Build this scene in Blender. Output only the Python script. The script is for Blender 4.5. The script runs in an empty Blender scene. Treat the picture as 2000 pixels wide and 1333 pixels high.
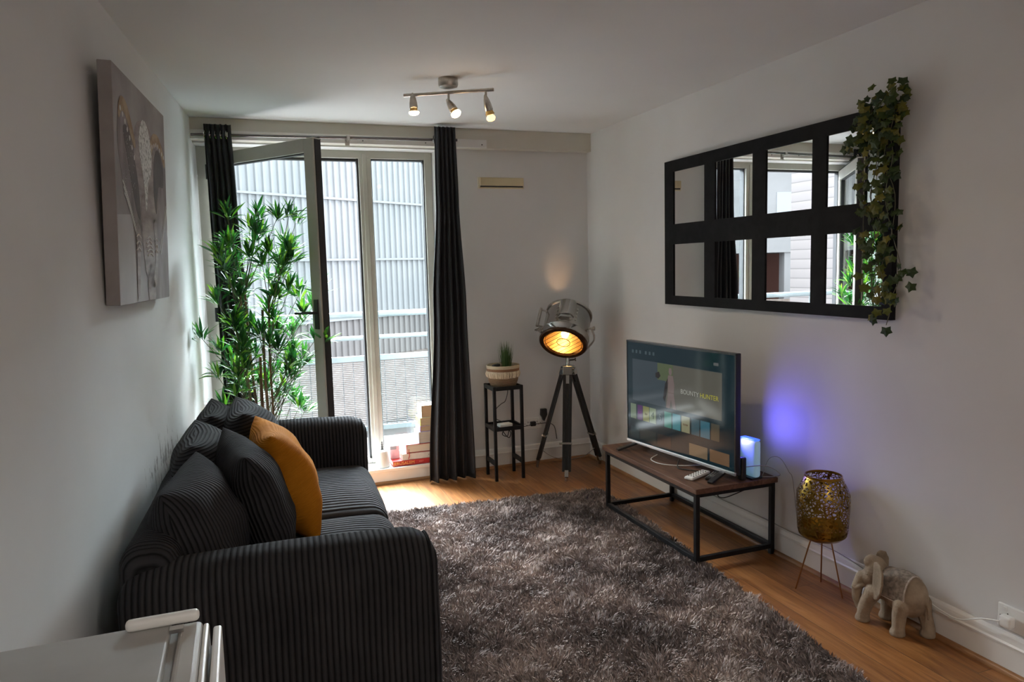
import bpy, bmesh, math, random
from mathutils import Vector, Matrix, noise
import numpy as np
sc = bpy.context.scene
COL = sc.collection
PI = math.pi
rnd = random.Random(7)

# ------------------------------------------------------------------ camera
CAMH = 1.4635
def setup_camera():
    yaw, pitch, roll, f = 0.354, 0.103, -0.0263, 1424.3
    cy, sy, cp, sp = math.cos(yaw), math.sin(yaw), math.cos(pitch), math.sin(pitch)
    fw = Vector((sy*cp, cy*cp, -sp)); r = Vector((cy, -sy, 0)); u = r.cross(fw)
    c, s = math.cos(roll), math.sin(roll)
    r2 = c*r + s*u; u2 = -s*r + c*u
    cam = bpy.data.cameras.new('camera'); o = bpy.data.objects.new('camera', cam); COL.objects.link(o)
    m = Matrix((r2, u2, -fw)).transposed().to_4x4(); m.translation = (0, 0, CAMH)
    o.matrix_world = m
    cam.sensor_width = 36.0; cam.lens = 36.0*f/2000; cam.clip_start = 0.02; cam.clip_end = 300
    cam.dof.use_dof = False
    sc.camera = o
setup_camera()

# ------------------------------------------------------------------ view, world, lights
sc.view_settings.view_transform = 'Standard'; sc.view_settings.look = 'None'
sc.view_settings.gamma = 1.0; sc.view_settings.use_curve_mapping = False
sc.view_settings.exposure = 0.93
sc.cycles.max_bounces = 10; sc.cycles.diffuse_bounces = 6; sc.cycles.glossy_bounces = 5
sc.cycles.transparent_max_bounces = 12
sc.cycles.sample_clamp_indirect = 6.0
sc.cycles.use_denoising = True
w = bpy.data.worlds.new('overcast_sky'); sc.world = w; w.use_nodes = True
bg = w.node_tree.nodes['Background']; bg.inputs[0].default_value = (0.86, 0.94, 1.0, 1); bg.inputs[1].default_value = 3.3

def lamp(name, kind, loc, energy, color=(1, 1, 1), size=0.1, size_y=None, direction=None, spot=None, blend=0.5, portal=False):
    l = bpy.data.lights.new(name, kind); l.energy = energy; l.color = color
    if kind == 'AREA':
        l.size = size
        if size_y: l.shape = 'RECTANGLE'; l.size_y = size_y
        if portal: l.cycles.is_portal = True
    else:
        l.shadow_soft_size = size
    if kind == 'SPOT': l.spot_size = spot; l.spot_blend = blend
    o = bpy.data.objects.new(name, l); COL.objects.link(o); o.location = loc
    if direction is not None: o.rotation_euler = Vector(direction).to_track_quat('-Z', 'Y').to_euler()
    return o
lamp('window_portal', 'AREA', (0.54, 5.16, 1.2), 1, size=1.5, size_y=2.2, direction=(0, -1, 0), portal=True)
sun = lamp('bright_overcast_sky_sun', 'SUN', (0, 12, 8), 55, color=(.84, .93, 1.0), direction=(-.10, -1, -1.02)); sun.data.angle = math.radians(68)
lamp('added_kitchen_fill', 'AREA', (1.0, -0.9, 2.36), 15, color=(1.0, .92, .82), size=0.35, direction=(0, 0, -1))  # unseen fill lamp, added behind the camera to brighten the near walls

# ------------------------------------------------------------------ materials
def mat(name, col, rough=.6, metal=0, spec=.5, emit=None, emis=0, alpha=None, coat=0, sheen=0):
    m = bpy.data.materials.new(name); m.use_nodes = True
    p = m.node_tree.nodes['Principled BSDF']
    p.inputs['Base Color'].default_value = (*col, 1); p.inputs['Roughness'].default_value = rough
    p.inputs['Metallic'].default_value = metal; p.inputs['Specular IOR Level'].default_value = spec
    if emit: p.inputs['Emission Color'].default_value = (*emit, 1); p.inputs['Emission Strength'].default_value = emis
    if coat: p.inputs['Coat Weight'].default_value = coat; p.inputs['Coat Roughness'].default_value = .08
    if sheen: p.inputs['Sheen Weight'].default_value = sheen; p.inputs['Sheen Roughness'].default_value = .5
    return m
def nd(m, t, **kw):
    n = m.node_tree.nodes.new(t)
    for k, v in kw.items(): setattr(n, k, v)
    return n
def lk(m, a, b): m.node_tree.links.new(a, b)
def P(m): return m.node_tree.nodes['Principled BSDF']
def ramp(m, fac, stops):
    r = nd(m, 'ShaderNodeValToRGB')
    els = r.color_ramp.elements
    while len(els) < len(stops): els.new(.5)
    for e, (p, c) in zip(els, stops): e.position = p; e.color = (*c, 1)
    lk(m, fac, r.inputs[0]); return r.outputs[0]
def texco(m, scale=(1, 1, 1), out='Object', rot=(0, 0, 0)):
    t = nd(m, 'ShaderNodeTexCoord'); mp = nd(m, 'ShaderNodeMapping'); mp.inputs['Scale'].default_value = scale
    mp.inputs['Rotation'].default_value = rot
    lk(m, t.outputs[out], mp.inputs[0]); return mp.outputs[0]
def noise_tex(m, vec, scale, detail=3, rough=.5):
    n = nd(m, 'ShaderNodeTexNoise'); n.inputs['Scale'].default_value = scale; n.inputs['Detail'].default_value = detail
    n.inputs['Roughness'].default_value = rough
    lk(m, vec, n.inputs['Vector']); return n
def bump(m, h, strength=.3, dist=.01):
    b = nd(m, 'ShaderNodeBump'); b.inputs['Strength'].default_value = strength; b.inputs['Distance'].default_value = dist
    lk(m, h, b.inputs['Height']); lk(m, b.outputs[0], P(m).inputs['Normal']); return b
def noisy(name, stops, scale=8, rough=.6, detail=4, bs=0, bd=.002, nscale=None, stretch=(1, 1, 1), **kw):
    m = mat(name, stops[0][1], rough, **kw)
    v = texco(m, stretch); n = noise_tex(m, v, scale, detail)
    lk(m, ramp(m, n.outputs[0], stops), P(m).inputs['Base Color'])
    if bs:
        n2 = noise_tex(m, v, nscale or scale*6, 3); bump(m, n2.outputs[0], bs, bd)
    return m
M = {}
M['wall'] = noisy('wall_paint', [(.35, (.665, .66, .655)), (.65, (.705, .70, .695))], 2.2, .75, bs=.12, bd=.002, nscale=60)
M['wall_left'] = noisy('wall_paint_left', [(.35, (.68, .69, .69)), (.65, (.72, .73, .73))], 2.2, .7, bs=.12, bd=.002, nscale=60)
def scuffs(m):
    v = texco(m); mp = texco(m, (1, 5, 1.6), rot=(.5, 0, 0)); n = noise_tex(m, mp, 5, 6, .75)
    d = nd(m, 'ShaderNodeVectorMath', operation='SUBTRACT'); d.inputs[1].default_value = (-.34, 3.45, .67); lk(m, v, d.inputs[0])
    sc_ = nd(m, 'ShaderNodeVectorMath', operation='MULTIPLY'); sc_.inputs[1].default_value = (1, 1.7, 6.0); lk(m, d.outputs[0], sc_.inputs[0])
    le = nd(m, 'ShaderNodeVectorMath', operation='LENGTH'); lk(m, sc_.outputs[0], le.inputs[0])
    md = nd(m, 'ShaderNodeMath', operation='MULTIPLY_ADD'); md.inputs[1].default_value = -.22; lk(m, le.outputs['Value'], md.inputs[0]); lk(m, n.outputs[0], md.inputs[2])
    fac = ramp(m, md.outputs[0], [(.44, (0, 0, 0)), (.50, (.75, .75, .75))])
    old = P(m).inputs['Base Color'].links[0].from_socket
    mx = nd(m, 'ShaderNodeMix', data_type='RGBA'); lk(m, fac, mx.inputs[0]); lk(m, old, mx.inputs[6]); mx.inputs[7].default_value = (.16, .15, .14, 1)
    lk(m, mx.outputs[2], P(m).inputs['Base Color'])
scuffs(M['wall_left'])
M['ceil'] = noisy('ceiling_paint', [(.35, (.68, .685, .685)), (.65, (.71, .715, .715))], 1.5, .8, bs=.1, bd=.002, nscale=40)
M['trim'] = noisy('trim_paint', [(.4, (.72, .70, .67)), (.6, (.75, .73, .70))], 5, .35)
M['beam'] = noisy('beam_paint', [(.35, (.56, .53, .46)), (.65, (.61, .58, .51))], 3, .6)
M['sill'] = noisy('sill_gloss_paint', [(.4, (.84, .83, .81)), (.6, (.88, .87, .85))], 5, .3)
M['upvc'] = noisy('window_frame_grey_beige', [(.4, (.43, .42, .37)), (.6, (.47, .46, .41))], 4, .4)
M['gasket'] = mat('rubber_gasket', (.02, .02, .022), .6)
M['black'] = noisy('black_powder_coat', [(.4, (.007, .007, .008)), (.6, (.012, .012, .013))], 30, .4, spec=.25)
M['blackwood'] = noisy('black_stained_wood', [(.35, (.010, .010, .011)), (.7, (.016, .015, .014))], 8, .35, stretch=(8, 8, .6), spec=.3)
M['mirror_frame'] = noisy('mirror_frame_black', [(.4, (.007, .007, .008)), (.6, (.011, .011, .012))], 20, .6, spec=.12)
M['mirror'] = mat('mirror_silver', (.9, .91, .92), .005, 1)
M['chrome'] = mat('chrome', (.42, .41, .39), .13, 1)
M['nickel'] = noisy('brushed_nickel', [(.4, (.45, .42, .38)), (.6, (.55, .52, .47))], 40, .28, metal=1)
M['gold_reflector'] = noisy('lamp_reflector', [(.4, (.80, .52, .20)), (.6, (.92, .66, .30))], 14, .38, metal=1)
M['plastic_black'] = mat('black_plastic', (.015, .015, .016), .35)
M['plastic_white'] = mat('white_plastic', (.8, .8, .78), .35)
M['cable_black'] = mat('black_cable', (.02, .02, .02), .5)
M['cable_white'] = mat('white_cable', (.75, .75, .72), .5)
M['cable_grey'] = mat('grey_cable', (.3, .29, .27), .5)
M['stem'] = noisy('bamboo_cane', [(.4, (.13, .07, .035)), (.6, (.24, .14, .07))], 12, .5, stretch=(1, 1, .3))
M['twig'] = mat('twig', (.12, .12, .07), .6)
M['screw'] = mat('dark_screw', (.05, .045, .04), .5)

def wood_floor():
    m = mat('oak_laminate', (.5, .28, .12), .36)
    v = texco(m, (1, 1, 1), rot=(0, 0, PI/2))
    br = nd(m, 'ShaderNodeTexBrick'); br.offset = .37
    br.inputs['Scale'].default_value = 1; br.inputs['Brick Width'].default_value = 1.25; br.inputs['Row Height'].default_value = .13
    br.inputs['Mortar Size'].default_value = .0017; br.inputs['Mortar Smooth'].default_value = .4
    br.inputs['Color1'].default_value = (0, 0, 0, 1); br.inputs['Color2'].default_value = (1, 1, 1, 1); br.inputs['Mortar'].default_value = (.5, .5, .5, 1)
    br.inputs['Bias'].default_value = 0
    lk(m, v, br.inputs[0])
    v2 = texco(m, (14, 1.1, 1)); ad = nd(m, 'ShaderNodeVectorMath', operation='ADD')
    sc3 = nd(m, 'ShaderNodeVectorMath', operation='SCALE'); sc3.inputs['Scale'].default_value = 7
    lk(m, br.outputs['Color'], sc3.inputs[0]); lk(m, v2, ad.inputs[0]); lk(m, sc3.outputs[0], ad.inputs[1])
    n = noise_tex(m, ad.outputs[0], 2.4, 6, .62); n.inputs['Distortion'].default_value = 1.2
    c = ramp(m, n.outputs[0], [(.25, (.125, .042, .011)), (.5, (.25, .102, .031)), (.75, (.38, .18, .065))])
    mx = nd(m, 'ShaderNodeMix', data_type='RGBA', blend_type='MULTIPLY'); mx.inputs[0].default_value = 1
    tone = ramp(m, br.outputs['Color'], [(0, (.80, .77, .74)), (1, (1.1, 1.06, 1.0))])
    lk(m, c, mx.inputs[6]); lk(m, tone, mx.inputs[7])
    mx2 = nd(m, 'ShaderNodeMix', data_type='RGBA'); lk(m, br.outputs['Fac'], mx2.inputs[0]); lk(m, mx.outputs[2], mx2.inputs[6]); mx2.inputs[7].default_value = (.08, .035, .015, 1)
    lk(m, mx2.outputs[2], P(m).inputs['Base Color'])
    inv = nd(m, 'ShaderNodeMath', operation='SUBTRACT'); inv.inputs[0].default_value = 1; lk(m, br.outputs['Fac'], inv.inputs[1])
    bump(m, inv.outputs[0], .4, .001)
    return m
M['floor'] = wood_floor()
M['bead'] = noisy('oak_bead', [(.3, (.20, .085, .03)), (.7, (.36, .18, .075))], 5, .4, stretch=(1, 1, 1))
def walnut(name, dark):
    m = mat(name, (.1, .05, .03), .5, spec=.2)
    v = texco(m, (9, .9, 9)); n = noise_tex(m, v, 2.2, 7, .65); n.inputs['Distortion'].default_value = 1.5
    k = dark
    lk(m, ramp(m, n.outputs[0], [(.3, (.045*k, .022*k, .014*k)), (.55, (.13*k, .065*k, .04*k)), (.78, (.21*k, .115*k, .075*k))]), P(m).inputs['Base Color'])
    bump(m, n.outputs[0], .2, .002); return m
M['walnut'] = walnut('dark_walnut_top', 1.0)

def cord(name, axis, period=.0175, col=(.031, .031, .034), bd=.007):
    """wide-wale corduroy: ribs spaced along the object's own axis"""
    m = mat(name, col, .9, spec=.04, sheen=.02)
    t = nd(m, 'ShaderNodeTexCoord'); s = nd(m, 'ShaderNodeSeparateXYZ'); uv = axis in 'UV'; src = 'UV' if uv else 'Object'; axis = {'U': 'X', 'V': 'Y'}.get(axis, axis)
    n = noise_tex(m, t.outputs['Object'], 3.0, 3); nm = nd(m, 'ShaderNodeMath', operation='MULTIPLY'); nm.inputs[1].default_value = .012
    lk(m, n.outputs[0], nm.inputs[0]); lk(m, t.outputs[src], s.inputs[0])
    ad = nd(m, 'ShaderNodeMath', operation='ADD'); lk(m, s.outputs['XYZ'.index(axis)], ad.inputs[0]); lk(m, nm.outputs[0], ad.inputs[1])
    fr = nd(m, 'ShaderNodeMath', operation='MULTIPLY'); fr.inputs[1].default_value = 2*PI/period; lk(m, ad.outputs[0], fr.inputs[0])
    sn = nd(m, 'ShaderNodeMath', operation='SINE'); lk(m, fr.outputs[0], sn.inputs[0])
    ab = nd(m, 'ShaderNodeMath', operation='MULTIPLY_ADD'); ab.inputs[1].default_value = .5; ab.inputs[2].default_value = .5; lk(m, sn.outputs[0], ab.inputs[0])
    pw = nd(m, 'ShaderNodeMath', operation='POWER'); pw.inputs[1].default_value = .6; lk(m, ab.outputs[0], pw.inputs[0])
    n2 = noise_tex(m, t.outputs['Object'], 45, 3)
    a2 = nd(m, 'ShaderNodeMath', operation='MULTIPLY_ADD'); a2.inputs[1].default_value = .25; lk(m, n2.outputs[0], a2.inputs[0]); lk(m, pw.outputs[0], a2.inputs[2])
    bump(m, a2.outputs[0], 1.0, bd)
    c = ramp(m, a2.outputs[0], [(.1, tuple(x*.35 for x in col)), (.8, tuple(x*1.35 for x in col))])
    n3 = noise_tex(m, t.outputs['Object'], 6, 4)
    mx = nd(m, 'ShaderNodeMix', data_type='RGBA', blend_type='MULTIPLY'); mx.inputs[0].default_value = 1
    lk(m, c, mx.inputs[6]); lk(m, ramp(m, n3.outputs[0], [(.3, (.8, .8, .8)), (.7, (1.25, 1.22, 1.18))]), mx.inputs[7])
    lk(m, mx.outputs[2], P(m).inputs['Base Color'])
    return m
M['cordX'] = cord('corduroy_x', 'X'); M['cordY'] = cord('corduroy_y', 'Y'); M['cordSeat'] = cord('corduroy_seat', 'Y', .029); M['cordU'] = cord('corduroy_u', 'U', .016, bd=.0045); M['cordV'] = cord('corduroy_v', 'V', .015, bd=.0035)
def velvet():
    m = mat('mustard_velvet', (.42, .17, .02), .85, spec=.08)
    v = texco(m); n = noise_tex(m, v, 7, 4)
    lk(m, ramp(m, n.outputs[0], [(.3, (.40, .145, .008)), (.7, (.56, .215, .016))]), P(m).inputs['Base Color'])
    wv = nd(m, 'ShaderNodeTexWave', wave_type='BANDS', bands_direction='Z'); wv.inputs['Scale'].default_value = 55; wv.inputs['Distortion'].default_value = 1.2
    lk(m, v, wv.inputs[0]); ad = nd(m, 'ShaderNodeMath', operation='MULTIPLY_ADD'); ad.inputs[1].default_value = .15
    lk(m, wv.outputs[1], ad.inputs[0]); lk(m, n.outputs[0], ad.inputs[2])
    bump(m, ad.outputs[0], .6, .012); return m
M['velvet'] = velvet()
def curtain_mat():
    m = mat('charcoal_curtain', (.020, .021, .025), .6, spec=.25, sheen=.05)
    v = texco(m, (1, 1, 1)); n = noise_tex(m, v, 180, 2)
    bump(m, n.outputs[0], .15, .001); return m
M['curtain'] = curtain_mat()
def island_green(name, stops, rough=.45, trans=.25):
    m = mat(name, stops[0][1], rough)
    g = nd(m, 'ShaderNodeNewGeometry')
    c = ramp(m, g.outputs['Random Per Island'], stops)
    lk(m, c, P(m).inputs['Base Color'])
    tr = nd(m, 'ShaderNodeBsdfTranslucent'); lk(m, c, tr.inputs[0])
    mx = nd(m, 'ShaderNodeMixShader'); mx.inputs[0].default_value = trans
    out = m.node_tree.nodes['Material Output']
    lk(m, P(m).outputs[0], mx.inputs[1]); lk(m, tr.outputs[0], mx.inputs[2]); lk(m, mx.outputs[0], out.inputs[0])
    return m
M['bamboo_leaf'] = island_green('bamboo_leaf', [(0, (.008, .045, .012)), (.5, (.018, .11, .018)), (.8, (.06, .25, .02)), (1, (.24, .48, .035))], .4, .35)
M['ivy_leaf'] = island_green('ivy_leaf', [(0, (.012, .034, .008)), (.45, (.032, .06, .008)), (.75, (.085, .105, .010)), (1, (.16, .14, .012))], .5, .2)
M['grass_leaf'] = island_green('grass_leaf', [(0, (.02, .06, .012)), (.6, (.05, .11, .02)), (1, (.12, .18, .05))], .5, .2)
def glass(name, tint=(1, 1, 1), f=.08):
    m = bpy.data.materials.new(name); m.use_nodes = True; nt = m.node_tree; nt.nodes.remove(nt.nodes['Principled BSDF'])
    tr = nt.nodes.new('ShaderNodeBsdfTransparent'); tr.inputs[0].default_value = (*tint, 1)
    gl = nt.nodes.new('ShaderNodeBsdfGlossy'); gl.inputs['Roughness'].default_value = .02
    lw = nt.nodes.new('ShaderNodeLayerWeight'); pw = nt.nodes.new('ShaderNodeMath'); pw.operation = 'POWER'; pw.inputs[1].default_value = 4.0
    fr = nt.nodes.new('ShaderNodeMath'); fr.operation = 'MULTIPLY_ADD'; fr.inputs[1].default_value = .55; fr.inputs[2].default_value = .03
    nt.links.new(lw.outputs['Facing'], pw.inputs[0]); nt.links.new(pw.outputs[0], fr.inputs[0])
    mx = nt.nodes.new('ShaderNodeMixShader')
    nt.links.new(fr.outputs[0], mx.inputs[0]); nt.links.new(tr.outputs[0], mx.inputs[1]); nt.links.new(gl.outputs[0], mx.inputs[2])
    nt.links.new(mx.outputs[0], nt.nodes['Material Output'].inputs[0]); return m
M['glass'] = glass('window_glass', (.96, .985, .98))

# ------------------------------------------------------------------ mesh helpers
def finish(name, bm, m=None, parent=None, smooth=False, bevel=0, bseg=2, sub=0, angle=35):
    me = bpy.data.meshes.new(name)
    bmesh.ops.recalc_face_normals(bm, faces=bm.faces)
    bm.to_mesh(me); bm.free()
    o = bpy.data.objects.new(name, me); COL.objects.link(o)
    if m is not None:
        for x in (m if isinstance(m, (list, tuple)) else [m]): me.materials.append(x)
    if parent is not None: o.parent = parent
    if bevel:
        b = o.modifiers.new('bevel', 'BEVEL'); b.width = bevel; b.segments = bseg; b.limit_method = 'ANGLE'; b.angle_limit = math.radians(40)
        b.harden_normals = False
    if sub:
        s = o.modifiers.new('subsurf', 'SUBSURF'); s.levels = sub; s.render_levels = sub
    if smooth:
        for p in me.polygons: p.use_smooth = True
        if smooth == 'auto':
            me.set_sharp_from_angle(angle=math.radians(angle))
    return o
def empty(name, loc=(0, 0, 0), rz=0, label=None, cat=None, group=None):
    o = bpy.data.objects.new(name, None); COL.objects.link(o); o.location = loc; o.rotation_euler = (0, 0, rz); o.empty_display_size = .05
    tag(o, label, cat, group); return o
def tag(o, label=None, cat=None, group=None, kind=None):
    if label: o['label'] = label
    if cat: o['category'] = cat
    if group: o['group'] = group
    if kind: o['kind'] = kind
    return o
def struct(name, bm, m, **kw):
    o = finish(name, bm, m, **kw); o['kind'] = 'structure'; return o
def box(bm, a, b, mi=0, mtx=None):
    x0, y0, z0 = a; x1, y1, z1 = b
    vs = [bm.verts.new(Vector(v) if mtx is None else mtx @ Vector(v)) for v in
          [(x0, y0, z0), (x1, y0, z0), (x1, y1, z0), (x0, y1, z0), (x0, y0, z1), (x1, y0, z1), (x1, y1, z1), (x0, y1, z1)]]
    for q in [(0, 3, 2, 1), (4, 5, 6, 7), (0, 1, 5, 4), (1, 2, 6, 5), (2, 3, 7, 6), (3, 0, 4, 7)]:
        f = bm.faces.new([vs[i] for i in q]); f.material_index = mi
    return bm
def B_(*a, **k):
    return box(bmesh.new(), *a, **k)
def basis(d):
    d = Vector(d).normalized(); h = Vector((0, 0, 1)) if abs(d.z) < .9 else Vector((1, 0, 0))
    u = h.cross(d).normalized(); v = d.cross(u); return u, v, d
def rod(bm, a, b, r0, r1=None, n=16, cap=True, mi=0):
    a, b = Vector(a), Vector(b); r1 = r0 if r1 is None else r1
    u, v, d = basis(b-a)
    A = [bm.verts.new(a+u*math.cos(2*PI*i/n)*r0+v*math.sin(2*PI*i/n)*r0) for i in range(n)]
    C = [bm.verts.new(b+u*math.cos(2*PI*i/n)*r1+v*math.sin(2*PI*i/n)*r1) for i in range(n)]
    for i in range(n):
        f = bm.faces.new([A[i], A[(i+1) % n], C[(i+1) % n], C[i]]); f.material_index = mi
    if cap:
        bm.faces.new(A[::-1]).material_index = mi; bm.faces.new(C).material_index = mi
    return bm
def beam(bm, a, b, wx, wy, up=(0, 0, 1), mi=0):
    """square bar from a to b, wx across, wy along the 'up' side"""
    a, b = Vector(a), Vector(b); d = (b-a).normalized(); s = d.cross(Vector(up))
    if s.length < 1e-4: s = d.cross(Vector((1, 0, 0)))
    s.normalize(); t = s.cross(d)
    vs = []
    for p in (a, b):
        for i, j in ((-1, -1), (1, -1), (1, 1), (-1, 1)): vs.append(bm.verts.new(p+s*i*wx/2+t*j*wy/2))
    for q in [(0, 3, 2, 1), (4, 5, 6, 7), (0, 1, 5, 4), (1, 2, 6, 5), (2, 3, 7, 6), (3, 0, 4, 7)]:
        bm.faces.new([vs[i] for i in q]).material_index = mi
    return bm
def lathe(bm, prof, n=32, mtx=None, close=False, mi=0, a0=0, a1=2*PI):
    full = abs(a1-a0-2*PI) < 1e-6
    rings = []
    cnt = n if full else n+1
    for r, z in prof:
        if r < 1e-6:
            v = Vector((0, 0, z)); rings.append([bm.verts.new(mtx @ v if mtx else v)])
        else:
            ring = []
            for i in range(cnt):
                a = a0+(a1-a0)*i/n; v = Vector((r*math.cos(a), r*math.sin(a), z)); ring.append(bm.verts.new(mtx @ v if mtx else v))
            rings.append(ring)
    for k in range(len(rings)-1):
        A, C = rings[k], rings[k+1]
        for i in range(n):
            j = (i+1) % cnt
            if len(A) == 1 and len(C) == 1: continue
            if len(A) == 1: f = bm.faces.new([A[0], C[i], C[j]])
            elif len(C) == 1: f = bm.faces.new([A[i], A[j], C[0]])
            else: f = bm.faces.new([A[i], A[j], C[j], C[i]])
            f.material_index = mi
    return bm
def catmull(pts, k=6):
    pts = [Vector(p) for p in pts]; out = []
    n = len(pts)
    for i in range(n-1):
        p0 = pts[max(i-1, 0)]; p1 = pts[i]; p2 = pts[i+1]; p3 = pts[min(i+2, n-1)]
        for j in range(k):
            t = j/k
            out.append(.5*((2*p1)+(-p0+p2)*t+(2*p0-5*p1+4*p2-p3)*t*t+(-p0+3*p1-3*p2+p3)*t**3))
    out.append(pts[-1]); return out
def tube(bm, pts, r, n=8, k=6, mi=0, radii=None):
    P_ = catmull(pts, k) if k > 1 else [Vector(p) for p in pts]
    prev = None; m_ = len(P_)
    u = None
    for i, p in enumerate(P_):
        d = (P_[min(i+1, m_-1)]-P_[max(i-1, 0)]).normalized()
        if u is None: u, v, _ = basis(d)
        else:
            u = (u-d*u.dot(d)).normalized(); v = d.cross(u)
        rr = r if radii is None else radii[0]+(radii[1]-radii[0])*i/(m_-1)
        ring = [bm.verts.new(p+u*math.cos(2*PI*q/n)*rr+v*math.sin(2*PI*q/n)*rr) for q in range(n)]
        if prev:
            for q in range(n): bm.faces.new([prev[q], prev[(q+1) % n], ring[(q+1) % n], ring[q]]).material_index = mi
        else: bm.faces.new(ring[::-1])
        prev = ring
    bm.faces.new(prev); return bm
def prism(bm, pts, d, mi=0, mtx=None):
    """pts: 3-D outline, extruded by vector d"""
    d = Vector(d)
    T = (lambda v: mtx @ Vector(v)) if mtx else Vector
    A = [bm.verts.new(T(p)) for p in pts]; C = [bm.verts.new(T(Vector(p)+d)) for p in pts]; n = len(pts)
    bm.faces.new(A[::-1]).material_index = mi; bm.faces.new(C).material_index = mi
    for i in range(n): bm.faces.new([A[i], A[(i+1) % n], C[(i+1) % n], C[i]]).material_index = mi
    return bm
def rbox(size, r, n=18, puff=None, wob=0, seed=0):
    """rounded, optionally puffed box with its base at z=0, centred in x and y"""
    h = Vector(size)/2; bm = bmesh.new(); cache = {}
    def co(i, j, k):
        key = (i, j, k)
        if key in cache: return cache[key]
        p = Vector()
        for a, q in enumerate((i, j, k)):
            t = q/n*2-1; s = math.copysign(1, t)*(1-(1-abs(t))**1.5)
            p[a] = s*h[a]
        inner = Vector([max(-(h[a]-r), min(h[a]-r, p[a])) for a in range(3)])
        dr = p-inner
        if dr.length > 1e-9: p = inner+dr.normalized()*r
        if puff: p = puff(p, h)
        if wob:
            p += noise.noise_vector(p*3.1+Vector((seed, 0, 0)))*wob
        p.z += h.z
        v = bm.verts.new(p); cache[key] = v; return v
    for a in range(3):
        for s in (0, n):
            for i in range(n):
                for j in range(n):
                    q = []
                    for di, dj in ((0, 0), (1, 0), (1, 1), (0, 1)):
                        c = [0, 0, 0]; c[a] = s; c[(a+1) % 3] = i+di; c[(a+2) % 3] = j+dj
                        q.append(co(*c))
                    bm.faces.new(q)
    return bm
def mesh_np(name, verts, faces_flat, loop_total, m, parent=None, smooth=False):
    me = bpy.data.meshes.new(name); nv = len(verts); nf = len(loop_total)
    me.vertices.add(nv); me.vertices.foreach_set('co', verts.astype('f').ravel())
    me.loops.add(len(faces_flat)); me.loops.foreach_set('vertex_index', faces_flat.astype('i'))
    me.polygons.add(nf)
    st = np.concatenate(([0], np.cumsum(loop_total)[:-1])).astype('i')
    me.polygons.foreach_set('loop_start', st); me.polygons.foreach_set('loop_total', loop_total.astype('i'))
    if smooth: me.polygons.foreach_set('use_smooth', np.ones(nf, dtype=bool))
    me.update(calc_edges=True); me.validate()
    me.materials.append(m)
    o = bpy.data.objects.new(name, me); COL.objects.link(o)
    if parent: o.parent = parent
    return o
def text(name, body, size, m, parent, mtx, ext=.0002, align='CENTER'):
    cu = bpy.data.curves.new(name, 'FONT'); cu.body = body; cu.size = size; cu.extrude = ext; cu.align_x = align; cu.align_y = 'CENTER'
    cu.resolution_u = 3
    t = bpy.data.objects.new('t', cu); COL.objects.link(t); bpy.context.view_layer.update()
    me = bpy.data.meshes.new_from_object(t.evaluated_get(bpy.context.evaluated_depsgraph_get()))
    bpy.data.objects.remove(t); me.materials.clear(); me.materials.append(m)
    o = bpy.data.objects.new(name, me); COL.objects.link(o)
    o.parent = parent; o.matrix_local = mtx; return o
def frame_m(o, x, y, z):
    """matrix with columns x,y,z and origin o"""
    m = Matrix((Vector(x), Vector(y), Vector(z))).transposed().to_4x4(); m.translation = Vector(o); return m

# ------------------------------------------------------------------ room shell
XR, YB, H = 2.446, 4.933, 2.4
def lwx(y): return -.396+.0865*(y-2.909)
YBACK = -1.7
WY = 5.06          # room face of the window frame
# floor
struct('floor', B_((-1.1, YBACK-.15, -.12), (XR+.15, 5.13, 0)), M['floor'])
struct('ceiling', B_((-1.1, YBACK-.15, H), (XR+.15, 5.2, H+.12)), M['ceil'])
bm = bmesh.new(); prism(bm, [(lwx(YBACK-.15), YBACK-.15, 0), (lwx(5.13), 5.13, 0), (lwx(5.13)-.15, 5.13, 0), (lwx(YBACK-.15)-.15, YBACK-.15, 0)], (0, 0, H))
struct('wall_left', bm, M['wall_left'])
struct('wall_right', B_((XR, YBACK-.15, 0), (XR+.15, 5.2, H)), M['wall'])
struct('wall_behind', B_((-1.0, YBACK-.15, 0), (XR, YBACK, H)), M['wall'])
bm = B_((1.31, YB, 0), (XR, 5.2, H)); box(bm, (lwx(YB)-.05, YB, 2.262), (1.31, 5.2, H))
struct('wall_back', bm, M['wall'])
# reveal strip on the left of the window, beam above it
struct('trim_1', B_((lwx(4.87)-.02, 4.862, 2.272), (XR+.0, YB+.002, H)), M['beam'], bevel=.002)
b = struct('trim_2', B_((lwx(4.86), 4.848, 2.272), (1.645, 4.862, 2.326)), M['trim'], bevel=.0015)
for x in (.53, .80, 1.215, 1.61): finish('screw_head', rod(bmesh.new(), (x, 4.8485, 2.292), (x, 4.8465, 2.292), .0045, n=10), M['screw'], parent=b)
# raised sill / step under the window
struct('trim_3', B_((lwx(4.9)-.02, 4.872, 0), (1.312, 5.3, .105)), M['sill'], bevel=.006)
struct('trim_4', B_((lwx(4.9)-.02, 4.862, .083), (1.312, 4.873, .107)), M['sill'], bevel=.004)

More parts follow.
